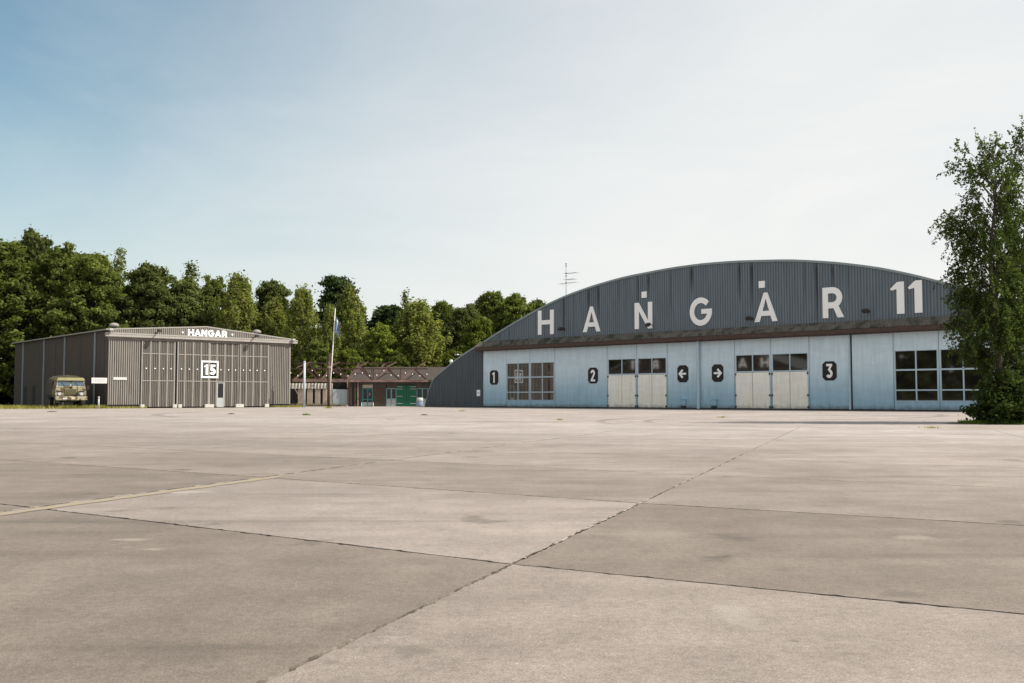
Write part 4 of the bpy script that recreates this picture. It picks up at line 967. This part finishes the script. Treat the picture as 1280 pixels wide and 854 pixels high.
b = MB(); prof = [(-1.22, 1.15), (-1.22, 2.25), (-1.12, 2.55), (-.8, 2.76), (0, 2.83), (.8, 2.76), (1.12, 2.55), (1.22, 2.25), (1.22, 1.15)]
n = len(prof); ys = [1.95, 2.6, 3.3, 4.0, 4.7, 5.3]; v = []
for iy, y in enumerate(ys): v += [(x, y, z + (.03 if iy % 2 == 0 else -.03) * (z > 2)) for x, z in prof]
f = [(iy * n + k, iy * n + k + 1, (iy + 1) * n + k + 1, (iy + 1) * n + k) for iy in range(len(ys) - 1) for k in range(n - 1)] + [tuple(range(n)), tuple((len(ys) - 1) * n + k for k in range(n))]
b.add(v, f); b.build('canvas_cover', M_canv, TR)
MB().box(-1.2, 1.2, 1.96, 5.3, .95, 1.149).build('load_bed', M_chas, TR)
MB().box(-.45, .45, -.1, 5.2, .55, .9).build('chassis', M_chas, TR)
wheel = MB(); wheel.lathe([(.30, -.16), (.5, -.17), (.54, -.10), (.54, .10), (.5, .17), (.30, .16)], 22); wme = wheel.mesh('tyre', M_tyre)
hub = MB().lathe([(.02, -.17), (.2, -.165), (.29, -.13), (.29, .13), (.2, .165), (.02, .17)], 16).mesh('rim', M_olive)
for x in (-1.0, 1.0):
    for y in (.75, 3.9):
        w_ = part('wheel', wme, TR, (x, y, .54)); w_.rotation_euler = (0, R(90), 0)
        part('rim', hub, w_)
    MB().prism([(x - .22, 1.05), (x + .22, 1.05), (x + .22, 1.12), (x - .22, 1.12)], .1, 1.45).build('mudguard', M_chas, TR)

s = empty('bollard', (-34.6, 84.4 - .9, 0), 0, 'slim pale bollard standing right of the army truck', 'bollard')
MB().lathe([(.07, 0), (.07, .86)], 10).build('post', M_galv, s, True); MB().lathe([(.085, .86), (.09, .95), (.05, 1.02)], 10).build('cap', mat('bollard_cap', (.45, .33, .28), scale=3), s, True)

# ================================================================ TREES
LEAF_RNG = np.random.default_rng(11)
def leaf_mesh(name, centers, size, m, nrm=None, flat=0.0, tone=None, seed=0, aspect=1.7):
    """one bent rhombus per centre (2 triangles), random turn; nrm biases its facing"""
    g = np.random.default_rng(seed); c = np.asarray(centers, dtype=np.float64); n = len(c)
    d = g.normal(size=(n, 3))
    if nrm is not None: d = d * .75 + nrm * flat
    d /= np.linalg.norm(d, axis=1)[:, None] + 1e-9
    r_ = g.normal(size=(n, 3)); a = np.cross(d, r_); a /= np.linalg.norm(a, axis=1)[:, None] + 1e-9; bb = np.cross(d, a)
    s = (size * g.uniform(.6, 1.35, n))[:, None]
    v = np.empty((n, 4, 3)); v[:, 0] = c - a * s * aspect * .5; v[:, 1] = c + bb * s * .5 + d * s * .12; v[:, 2] = c + a * s * aspect * .5; v[:, 3] = c - bb * s * .5 + d * s * .12
    me = bpy.data.meshes.new(name); me.vertices.add(4 * n); me.vertices.foreach_set('co', v.reshape(-1))
    me.loops.add(4 * n); me.loops.foreach_set('vertex_index', np.arange(4 * n, dtype=np.int32))
    me.polygons.add(n); me.polygons.foreach_set('loop_start', np.arange(0, 4 * n, 4, dtype=np.int32)); me.polygons.foreach_set('loop_total', np.full(n, 4, dtype=np.int32))
    t = g.random(n) if tone is None else np.clip(tone + g.normal(0, .14, n), 0, 1)
    at_ = me.attributes.new('leaf', 'FLOAT', 'FACE'); at_.data.foreach_set('value', t.astype(np.float32))
    me.materials.append(m); me.update(calc_edges=True); me.validate(); return me
L_oak = leaf_mat('leaf_oak', (.074, .094, .028), (.122, .148, .042), (.180, .200, .064))
L_dark = leaf_mat('leaf_dark', (.062, .078, .030), (.100, .120, .044), (.148, .164, .064))
L_birch = leaf_mat('leaf_birch', (.120, .142, .044), (.185, .205, .066), (.255, .265, .098), .42)
L_maple = leaf_mat('leaf_maple', (.105, .135, .028), (.165, .20, .042), (.23, .26, .062), .36)
L_pine = leaf_mat('leaf_pine', (.034, .052, .024), (.054, .076, .034), (.082, .108, .046), .2)
M_bark = mat('bark_brown', (.07, .055, .042), (.11, .09, .07), scale=4, rough=.95, stretch=(1, 1, .3))
M_birchbark = mat('bark_birch', (.42, .40, .36), (.54, .52, .48), scale=3, rough=.8, dirt=(.06, .05, .045), dirt_scale=3.5, dirt_lo=.58, dirt_hi=.62)

def crown_blob(seed, H, Wd, base, n_cl, per, shape):
    """clump centres in an uneven crown of height H (from base*H), half width Wd; returns leaf points, tones, clump list"""
    g = np.random.default_rng(seed); cl = []
    for _ in range(n_cl):
        t = g.random() ** .85; z = base * H + t * (H - base * H) * .97
        if shape == 'oak': rad = Wd * (math.sin(math.pi * min(1, .16 + .80 * t)) ** .55)
        elif shape == 'birch': rad = Wd * (math.sin(math.pi * min(.985, .20 + .77 * t)) ** .62) * (1 + .22 * math.sin(t * 17 + seed) * math.sin(seed * 2.0))
        elif shape == 'pine': rad = Wd * (.35 + .65 * math.sin(math.pi * min(1, .25 + .7 * t))) * (.55 if g.random() < .3 else 1)
        else: rad = Wd * (.12 + .88 * (1 - t) ** .7)
        rad *= g.uniform(.72, 1.22); z += (g.random() ** 4) * .05 * H; a = g.uniform(0, 2 * math.pi); q = g.random() ** .42
        s = {'oak': .62, 'birch': .55, 'pine': .62, 'spray': .42}[shape] * g.uniform(.65, 1.35) * (H / 20) ** .5
        cl.append((rad * q * math.cos(a), rad * q * math.sin(a), z, s))
    pts = []; tone = []; nr = []
    for (x, y, z, s) in cl:
        k = int(per * (s ** 1.6)); u = g.normal(size=(k, 3)); u /= np.linalg.norm(u, axis=1)[:, None]
        rr = g.random(k) ** .4 * (1 + 1.3 * (g.random(k) ** 6))
        sc = {'oak': (1, 1, .72), 'birch': (.75, .75, 1.5), 'pine': (1.2, 1.2, .55), 'spray': (1.1, 1.1, 1.5)}[shape]
        p = u * rr[:, None] * s * np.array(sc); p[:, 2] -= (0.35 * s if shape == 'birch' else 0)
        pts.append(p + np.array([x, y, z])); nr.append(u * 1.2 + np.array([0, 0, .35])); tone.append(np.full(k, g.uniform(.18, .82)))
    P = np.concatenate(pts); keep = P[:, 2] > .25
    return P[keep], np.concatenate(tone)[keep], np.concatenate(nr)[keep], cl
def trunk_mesh(seed, H, r0, cl, base, m, nl=14):
    g = random.Random(seed); b = MB(); n = 9
    px = [(g.uniform(-.12, .12) * k * .35, g.uniform(-.12, .12) * k * .35, H * .93 * k / n) for k in range(n + 1)]
    b.tube(px, [r0 * (1 - .92 * k / n) + .015 for k in range(n + 1)], 9)
    for (x, y, z, s) in g.sample(cl, min(nl, len(cl))):
        zs = max(base * H * .75, z - math.hypot(x, y) * .75 - .5); q = min(n, max(0, zs / (H * .93) * n)); i = int(q); p0 = Vector(px[i])
        p0 = Vector((p0.x, p0.y, zs)); p2 = Vector((x, y, z)); pm = p0.lerp(p2, .5) + Vector((0, 0, -.12 * (p2 - p0).length * .3))
        rr = r0 * .32 * (1 - zs / H) + .03
        b.tube([p0, pm, p2], [rr, rr * .65, .02], 5)
    me = b.mesh('trunk', m); return me
KINDS = {}
def kind(name, seed, H, Wd, base, n_cl, per, shape, leaf, size, bark, r0, flat=.5, nl=14):
    P, t, nr, cl = crown_blob(seed, H, Wd, base, n_cl, per, shape)
    KINDS.setdefault(name, []).append((H, leaf_mesh('crown', P, size, leaf, nr, flat, t, seed), trunk_mesh(seed, H, r0, cl, base, bark, nl)))
for sd_ in (1, 2, 3): kind('oak', sd_, 20, 5.4, .06, 430, 205, 'oak', L_oak, .27, M_bark, .34, .9)
for sd_ in (4, 5): kind('dark', sd_, 20, 4.6, .06, 360, 200, 'oak', L_dark, .27, M_bark, .32, .9)
for sd_ in (6, 7, 8): kind('birch', sd_, 17, 2.9, .13, 300, 150, 'birch', L_birch, .22, M_birchbark, .16)
for sd_ in (9, 10): kind('maple', sd_, 12, 3.6, .06, 300, 220, 'oak', L_maple, .23, M_bark, .2, .9)
for sd_ in (12, 13): kind('pine', sd_, 20, 3.7, .30, 190, 165, 'pine', L_pine, .27, M_bark, .27)
for sd_ in (14, 15): kind('spray', sd_, 20, 1.9, .35, 80, 75, 'spray', L_dark, .22, M_bark, .12)
BASEW = dict(oak=5.4, dark=4.6, birch=2.9, maple=3.6, pine=3.7, spray=1.7)
NAME = dict(oak='oak_tree', dark='broadleaf_tree', birch='birch_tree', maple='maple_tree', pine='pine_tree', spray='young_tree')
# x, y, height, half width, kind, tint, label
TREES = [
 (-61.5, 118, 19.2, 6.0, 'oak', .9, 'big oak cut off by the left edge of the photo'),
 (-62.8, 130, 22.6, 3.6, 'dark', .85, 'tall dark treetop, highest point at the far left'),
 (-55.0, 121, 19.2, 4.4, 'oak', .88, 'rounded oak, second from the left edge behind the low hangar'),
 (-50.6, 119, 17.8, 5.2, 'oak', 1.0, 'broad deep green oak above the left end of the low hangar roof'),
 (-54.4, 137, 21.5, 1.9, 'spray', 1.35, 'thin wispy treetop sticking up above the broad oaks at left'),
 (-45.2, 123, 16.6, 3.8, 'oak', .95, 'oak with lit top just left of the gap in the tree line'),
 (-44.2, 121, 17.0, 4.0, 'dark', 1.0, 'dark broadleaf tree above the roof vent of the low hangar'),
 (-45.4, 140, 20.2, 2.0, 'spray', 1.0, 'bare-topped young tree with two thin spires'),
 (-40.6, 123, 15.6, 3.2, 'dark', 1.15, 'olive green tree behind the left floodlight of the low hangar'),
 (-37.6, 125, 15.9, 3.0, 'oak', 1.0, 'mid green tree rising left of the white HANGAR lettering'),
 (-33.4, 121, 15.8, 2.6, 'birch', 1.0, 'yellow-green birch standing above the white HANGAR lettering'),
 (-32.4, 134, 16.6, 3.6, 'dark', .9, 'dark round tree behind the birches at the low hangar'),
 (-29.6, 123, 13.0, 2.6, 'birch', .85, 'shorter birch above the right end of the low roof'),
 (-25.0, 119, 14.1, 2.2, 'birch', 1.0, 'tall birch right beside the corner of the low hangar'),
 (-23.9, 137, 17.4, 4.0, 'pine', 1.0, 'dark pine towering over the flagpole'),
 (-21.6, 117.5, 11.6, 1.6, 'birch', .95, 'narrow birch directly behind the flagpole'),
 (-20.6, 126, 15.0, 2.0, 'birch', .9, 'pointed bright green birch just right of the flag'),
 (-18.6, 119, 11.2, 1.9, 'birch', 1.1, 'pale birch with a bare white stem above the gate'),
 (-15.3, 118, 9.6, 2.5, 'maple', 1.15, 'bright yellow-green maple above the glazed door'),
 (-17.0, 136, 13.9, 3.2, 'pine', .95, 'dark pine between the pale birch and the tall spire'),
 (-13.6, 127, 14.6, 1.3, 'spray', 1.3, 'slender pointed treetop above the widest birch'),
 (-11.2, 119, 12.4, 3.3, 'birch', 1.05, 'widest weeping birch above the green doors'),
 (-9.6, 137, 13.8, 3.4, 'oak', .95, 'round green tree right behind the widest birch'),
 (-6.0, 127, 12.6, 2.8, 'dark', .95, 'dark tree next to the foot of the arched roof'),
 (-3.9, 121, 10.6, 2.3, 'maple', .72, 'soft green bushy tree touching the arched roof'),
 (-3.1, 143, 15.9, 3.6, 'oak', .95, 'tall round oak close above the arched roof slope'),
 (.5, 140, 15.3, 3.6, 'oak', 1.15, 'sunlit oak with a yellowish top over the arched roof'),
 (3.9, 146, 15.2, 2.6, 'dark', 1.0, 'last treetop disappearing behind the arched roof'),
 (-27.3, 128, 12.6, 3.0, 'oak', .9, 'shaded green tree filling the gap right of the low hangar'),
 (-6.8, 116, 6.4, 2.2, 'maple', .6, 'low bush behind the service building near the arched roof'),
 (-18.9, 115.5, 6.5, 1.9, 'maple', .75, 'low green bush behind the steel frame by the flagpole'),
 (-22.6, 116, 7.4, 2.0, 'oak', 1.1, 'small leafy tree behind the grey pole'),
 (-13.4, 116, 6.2, 1.8, 'oak', .8, 'low dark bush above the roof of the service building'),
]
trng = random.Random(21)
cnt = {}
for x, y, h, wd, kd, tint, lab in TREES:
    k = cnt.get(kd, 0); cnt[kd] = k + 1
    H, cm, tm = KINDS[kd][k % len(KINDS[kd])]
    t = empty(NAME[kd], (x, y, -.06), trng.uniform(0, 6.28), lab, 'tree', 'trees behind the hangars')
    c = part('crown', cm, t); part('trunk', tm, t)
    t.scale = (wd / BASEW[kd], wd / BASEW[kd], h / H)
    v = tint; c.color = (v, v, v * .95, 1)
# dense wood behind, seen only through gaps: nobody could count it
def wood(name, path, n, tops, depth, seed, tint):
    """clumps of foliage from the ground to an uneven top along a polyline"""
    g = np.random.default_rng(seed); P = []; T = []; path = np.array(path, float); q_ = np.linspace(0, 1, len(path))
    for _ in range(n):
        t = g.random(); x = np.interp(t, q_, path[:, 0]); y = np.interp(t, q_, path[:, 1]); top = np.interp(t, q_, tops) * (1 + .10 * math.sin(t * 47 + seed))
        x += g.uniform(-1, 1) * depth; y += g.uniform(-1, 1) * depth
        z = g.uniform(0, 1) * top; s = g.uniform(1.2, 2.3); k = 80; u = g.normal(size=(k, 3)); u /= np.linalg.norm(u, axis=1)[:, None]
        P.append(u * (g.random(k) ** .4)[:, None] * s * np.array([1, 1, .8]) + np.array([x, y, z])); T.append(np.full(k, g.uniform(.1, .7)))
    P = np.concatenate(P); T = np.concatenate(T); q = P[:, 2] > -.05
    me = leaf_mesh(name, P[q], 1.1 if name.startswith('opp') else .6, L_dark, None, 0, T[q], seed); o = bpy.data.objects.new(name, me); COL.objects.link(o); o.color = (tint, tint, tint, 1)
    return tag(o, kind='stuff')
wood('background_wood', [(-125, 135), (-85, 132), (-60, 146), (-25, 150), (14, 152)], 1300, [19, 17, 15, 12, 12], 5, 77, .85)
wood('undergrowth', [(-85, 118), (-62, 124), (-36, 128), (-4, 128)], 300, [3.5, 4, 3, 3.5], 3, 78, .8)
wood('opposite_wood', [(-95, -150), (-150, -80), (-185, 0), (-195, 90), (-170, 150)], 4800, [26, 26, 27, 26, 25], 5, 79, .7)

# the near birch at the right edge, built branch by branch with hanging twigs
def near_birch(seed, stem, env, n_br, twigs, per, size, lab, loc):
    """env: list of (z, left, right) crown extents around x = 0; rising limbs, arching tips and long hanging twigs with leaves threaded on them"""
    g = random.Random(seed); G = np.random.default_rng(seed); b = MB(); pts = []; ton = []
    H = env[-1][0]; zs = [e[0] for e in env]
    def stem_at(z): return Vector((stem * z / H + .10 * math.sin(z * .9), .08 * math.sin(z * 1.3), z))
    b.tube([stem_at(H * .97 * k / 14) for k in range(15)], [.13 * (1 - k / 14) + .010 for k in range(15)], 9)
    for k in range(n_br):
        t = ((k + g.random()) / n_br) ** .9; z = .5 + t * (H - .6)
        L_, R_ = abs(np.interp(z, zs, [e[1] for e in env])), np.interp(z, zs, [e[2] for e in env])
        a = g.uniform(0, 2 * math.pi); ca, sa = math.cos(a), math.sin(a); lobe = .82 + .18 * math.sin(z * 3.1 + 2.0 * ca + seed)
        f = (g.random() ** .38) * g.uniform(.85, 1.15) * lobe
        ex = ca * (L_ if ca < 0 else R_) * f; ey = sa * .5 * (L_ + R_) * f
        ln = math.hypot(ex, ey); tip = Vector((stem_at(z).x + ex, ey, z)); p0 = stem_at(max(.25, z - .25 - .55 * ln))
        mid = p0.lerp(tip, .6) + Vector((0, 0, .22 * ln + .05)); b.tube([p0, p0.lerp(mid, .55) + Vector((0, 0, .04)), mid, tip], [.022 * (1 - t) + .010, .014, .009, .003], 5)
        m = max(2, int(twigs * (.35 + ln * .55) * (1.25 - .55 * t)))
        for q in range(m):
            u = g.uniform(.3, 1.0) ** .7; p = p0.lerp(mid, u / .6) if u < .6 else mid.lerp(tip, (u - .6) / .4)
            up = g.random() < (.12 + .35 * (t > .8)); hl = g.uniform(.18, .62) * (1.25 if .25 < t < .8 else .8)
            d = Vector((ca * .5 + g.gauss(0, .35), sa * .5 + g.gauss(0, .35), .8 if up else -g.uniform(.2, 1.5))).normalized()
            e = p + d * hl; e2 = e + Vector((d.x * .12, d.y * .12, -.30 * hl if not up else .05))
            if g.random() < .5: b.tube([p, e, e2], [.005, .003, .002], 3, False)
            k_ = int(per * hl * (1.1 if t < .45 else .8)); tt = G.random(k_)[:, None] * 1.3
            A, B, C_ = np.array(p), np.array(e), np.array(e2)
            pos = np.where(tt < 1, A + (B - A) * tt, B + (C_ - B) * (tt - 1) / .3) + G.normal(0, .030, (k_, 3)); pts.append(pos); ton.append(np.full(k_, g.uniform(.1, .9)))
    P = np.concatenate(pts); T = np.concatenate(ton); keep = P[:, 2] > .04; P, T = P[keep], T[keep]
    t = empty('birch_tree', loc, 0, lab, 'tree', 'birches at the right edge')
    part('crown', leaf_mesh('crown', P, size, L_near, None, 0, T, seed), t); part('trunk', b.mesh('trunk', M_bark), t)
    return t
L_near = leaf_mat('leaf_near_birch', (.034, .05, .018), (.06, .086, .028), (.115, .148, .044), .35)
near_birch(31, .0, [(.0, -.7, .9), (.5, -.85, 1.2), (1.4, -.85, 1.4), (2.5, -1.15, 1.5), (3.1, -1.55, 1.5), (3.7, -2.05, 1.5), (4.2, -1.55, 1.45), (5.2, -1.55, 1.35), (6.4, -1.85, 1.2), (7.9, -1.95, 1.05), (9.2, -1.75, .7), (9.9, -.9, .35), (10.1, -.3, .2)], 230, 13, 58, .056,
           'feathery birch at the right edge whose crown hides part of the blue doors', (16.95, 34.8, -.03))
near_birch(37, .1, [(.0, -.5, 1.0), (1.5, -.9, 1.5), (4, -1.3, 1.8), (7, -1.2, 1.6), (9.5, -1.1, 1.2), (10.6, -.6, .6), (11.0, -.2, .2)], 170, 12, 58, .056,
           'taller birch mostly outside the right edge of the photo', (18.75, 36.2, -.03))
def shrub(seed, loc, rx, ry, h, n, lab):
    G = np.random.default_rng(seed); P = []; T = []; b = MB(); g = random.Random(seed)
    for k in range(46):
        a = g.uniform(0, 6.28); q = g.random() ** .5; x, y = rx * q * math.cos(a), ry * q * math.sin(a); z = h * g.uniform(.08, 1.0) ** 1.3 * (1.05 - .75 * q ** 1.5)
        b.tube([(x * .25, y * .25, 0), (x * .7, y * .7, z * .6), (x, y, z)], [.02, .012, .005], 4, False)
        u = G.normal(size=(n, 3)); u /= np.linalg.norm(u, axis=1)[:, None]; sz = g.uniform(.6, 1.5); P.append(u * (G.random(n) ** .5 * (1 + 1.1 * G.random(n) ** 7))[:, None] * np.array([.34 * sz, .34 * sz, .26 * sz]) + np.array([x * g.uniform(.8, 1.2), y, z * g.uniform(.85, 1.15)])); T.append(np.full(n, g.uniform(.05, .6)))
    P = np.concatenate(P); T = np.concatenate(T); k = P[:, 2] > .02
    t = empty('shrub', loc, 0, lab, 'shrub'); c = part('crown', leaf_mesh('crown', P[k], .085, L_near, None, 0, T[k], seed), t); part('stems', b.mesh('stems', M_bark), t); c.color = (.8, .8, .78, 1)
shrub(41, (17.0, 34.4, -.03), 1.05, .8, 1.75, 190, 'dense dark shrub at the foot of the feathery birch')
shrub(43, (18.4, 34.6, -.03), 1.1, .8, 1.9, 190, 'dense dark shrub at the far right edge below the taller birch')

# ================================================================ GRASS, WEEDS, LITTER
def blades(name, fn, n, h, m, seed, parent=None, w=.02):
    g = np.random.default_rng(seed); pts = np.array([fn(g) for _ in range(n)]); hh = h * g.uniform(.4, 1.3, n); a = g.uniform(0, 6.28, n)
    dx, dy = np.cos(a) * w, np.sin(a) * w; lx, ly = g.normal(0, .35, n) * hh, g.normal(0, .35, n) * hh
    v = np.empty((n, 3, 3)); v[:, 0] = pts + np.stack([dx, dy, 0 * dx], 1); v[:, 1] = pts - np.stack([dx, dy, 0 * dx], 1); v[:, 2] = pts + np.stack([lx, ly, hh], 1)
    me = bpy.data.meshes.new(name); me.vertices.add(3 * n); me.vertices.foreach_set('co', v.reshape(-1)); me.loops.add(3 * n); me.loops.foreach_set('vertex_index', np.arange(3 * n, dtype=np.int32))
    me.polygons.add(n); me.polygons.foreach_set('loop_start', np.arange(0, 3 * n, 3, dtype=np.int32)); me.polygons.foreach_set('loop_total', np.full(n, 3, dtype=np.int32))
    at_ = me.attributes.new('leaf', 'FLOAT', 'FACE'); at_.data.foreach_set('value', g.random(n).astype(np.float32)); me.materials.append(m); me.update(calc_edges=True)
    o = bpy.data.objects.new(name, me); COL.objects.link(o)
    if parent is not None: o.parent = parent
    return o
L_grass = leaf_mat('grass_dry', (.19, .20, .045), (.32, .30, .08), (.44, .38, .16), .3)
L_green = leaf_mat('grass_green', (.07, .13, .02), (.11, .19, .03), (.18, .25, .06), .3)
def along(x0, y0, x1, y1, depth):
    def fn(g):
        t = g.random(); d = g.random() ** 1.3 * depth; return (x0 + (x1 - x0) * t, y0 + (y1 - y0) * t + d, -.05)
    return fn
tag(blades('verge_grass', along(-75, 82.9, -37.2, 82.2, 9.0), 16000, .32, L_grass, 1, None, .03), kind='stuff')
tag(blades('wall_grass', along(-37.6, 82.6, -34.6, 85.4, .9), 1500, .34, L_grass, 2, None, .03), kind='stuff')
def frontstrip(g):
    u = g.uniform(-.2, 3.2); v = -g.random() * .5 - .05
    return (P15[0] + math.cos(A15) * u - math.sin(A15) * v, P15[1] + math.sin(A15) * u + math.cos(A15) * v, 0)
tag(blades('door_grass', frontstrip, 700, .18, L_grass, 3, None, .025), kind='stuff')
def cornerstrip(g):
    u = g.uniform(15.2, 18.6); v = -g.random() * .35
    return (P15[0] + math.cos(A15) * u - math.sin(A15) * v, P15[1] + math.sin(A15) * u + math.cos(A15) * v, 0)
tag(blades('corner_grass', cornerstrip, 500, .2, L_grass, 4, None, .025), kind='stuff')
# grassy island under the birches, with a low soil edge
b = MB(); pl = []
for k in range(28):
    a = 2 * math.pi * k / 28; rr = 1 + .08 * math.sin(3 * a) + .05 * math.sin(7 * a + 1); pl.append((18.6 + 3.1 * rr * math.cos(a), 34.7 + 1.35 * rr * math.sin(a)))
b.add([(p[0], p[1], .03) for p in pl] + [(18.6 + (p[0] - 18.6) * 1.05, 34.7 + (p[1] - 34.7) * 1.08, -.01) for p in pl], [tuple(range(28))] + [(k, (k + 1) % 28, 28 + (k + 1) % 28, 28 + k) for k in range(28)])
tag(b.build('planting_bed', mat('bed_soil', (.07, .065, .03), (.11, .105, .05), scale=3, rough=1)), kind='structure')
def bed(g):
    a = g.random() * 6.28; q = g.random() ** .5; return (18.6 + 3.05 * q * math.cos(a), 34.7 + 1.3 * q * math.sin(a), .025)
tag(blades('bed_grass', bed, 7000, .13, L_green, 6, None, .012), kind='stuff')
# dry brush and rubble along the foot of the screen
def rub(g): return (g.uniform(-24.2, -17.6), AY - .9 + g.normal(0, .25), 0)
tag(blades('dry_brush', rub, 1500, .32, leaf_mat('dry_straw', (.16, .14, .09), (.28, .25, .18), (.42, .38, .30), .2), 7, None, .03), kind='stuff')
def rubble():
    g = random.Random(8); b = MB()
    for _ in range(160):
        x, y, r_ = g.uniform(-24.0, -17.4), AY - .7 + g.gauss(0, .25), g.uniform(.05, .16)
        q = [(x + r_ * g.uniform(.6, 1.2) * math.cos(k * 1.57), y + r_ * g.uniform(.6, 1.2) * math.sin(k * 1.57), 0) for k in range(4)]
        b.add(q + [(x + g.uniform(-.03, .03), y, r_ * g.uniform(.8, 1.4))], [(0, 1, 4), (1, 2, 4), (2, 3, 4), (3, 0, 4)])
    tag(b.build('rubble', mat('rubble_stone', (.26, .24, .21), (.36, .33, .29), scale=5, rough=1)), kind='stuff')
rubble()
def weed(x, y, r_, h, n, lab, m):
    t = empty('weed_tuft', (x, y, 0), 0, lab, 'weed', 'weeds growing out of the apron')
    blades('blades', lambda g: (g.normal(0, r_ * .5), g.normal(0, r_ * .5), 0), n, h, m, int(abs(x * 10) + y), t, .014)
    MB().lathe([(r_ * .5, .002), (r_ * .25, .03), (.01, .04)], 8).build('clod', mat('bed_soil', (0, 0, 0)), t)
weed(-10.8, 52.3, .2, .11, 110, 'green weed tuft on the apron in front of the grey pole', L_green)
weed(-15.9, 86.6, .3, .2, 90, 'yellowish weed at the foot of the rusty post', L_grass)
weed(1.95, 40.5, .14, .07, 40, 'tiny weed in a joint in front of the left arrow plate', L_grass)
weed(12.6, 29.9, .22, .06, 60, 'flat weed on the apron in front of the planting bed', L_grass)
weed(9.7, 46.0, .2, .08, 50, 'small dry weed on the apron before the second cream doors', L_grass)
weed(-3.4, 68.0, .25, .12, 50, 'small weed on the apron before the dark flank of the arched hangar', L_grass)
for x, y, r_, lab in ((-29.7, 64.4, .42, 'dark patch of litter on the apron before the army truck'), (-15.6, 55.5, .3, 'dark dropping on the apron before the pass door'), (-4.6, 52, .22, 'small dark clod on the apron before the glazed door')):
    b = MB(); g = random.Random(int(y)); n = 12; q = [(r_ * g.uniform(.6, 1.1) * math.cos(k * 6.283 / n), r_ * .8 * g.uniform(.6, 1.1) * math.sin(k * 6.283 / n)) for k in range(n)]
    b.add([(p[0], p[1], .004) for p in q] + [(p[0] * .5, p[1] * .5, .05 * g.uniform(.6, 1.2)) for p in q] + [(0, 0, .06)], [(k, (k + 1) % n, n + (k + 1) % n, n + k) for k in range(n)] + [(n + k, n + (k + 1) % n, 2 * n) for k in range(n)])
    o = b.build('debris', mat('debris_dark', (.05, .04, .03), (.09, .075, .06), scale=6, rough=1)); o.location = (x, y, 0); tag(o, lab, 'debris')

# ================================================================ THE HANGAR OPPOSITE (outside the frame; mirrored in the door windows)
OP_LOC, OP_ROT = (-134.8, 18.2, 0), R(122.7)
op = dup(H11, OP_LOC, OP_ROT, 'second arched hangar across the apron, seen only mirrored in door windows')
M_op = mat('opposite_cladding', (.030, .022, .018), (.042, .032, .026), scale=1.4, rough=.7)
for o in op.children:
    if o.name.startswith('gable_wall') or o.name.startswith('canopy'): o.material_slots[0].link = 'OBJECT'; o.material_slots[0].material = M_op
for o in list(COL.objects):
    if o.name == 'wall_lettering': dup(o, OP_LOC, OP_ROT, 'white HANGAR 11 letters on the opposite hangar, seen only mirrored')
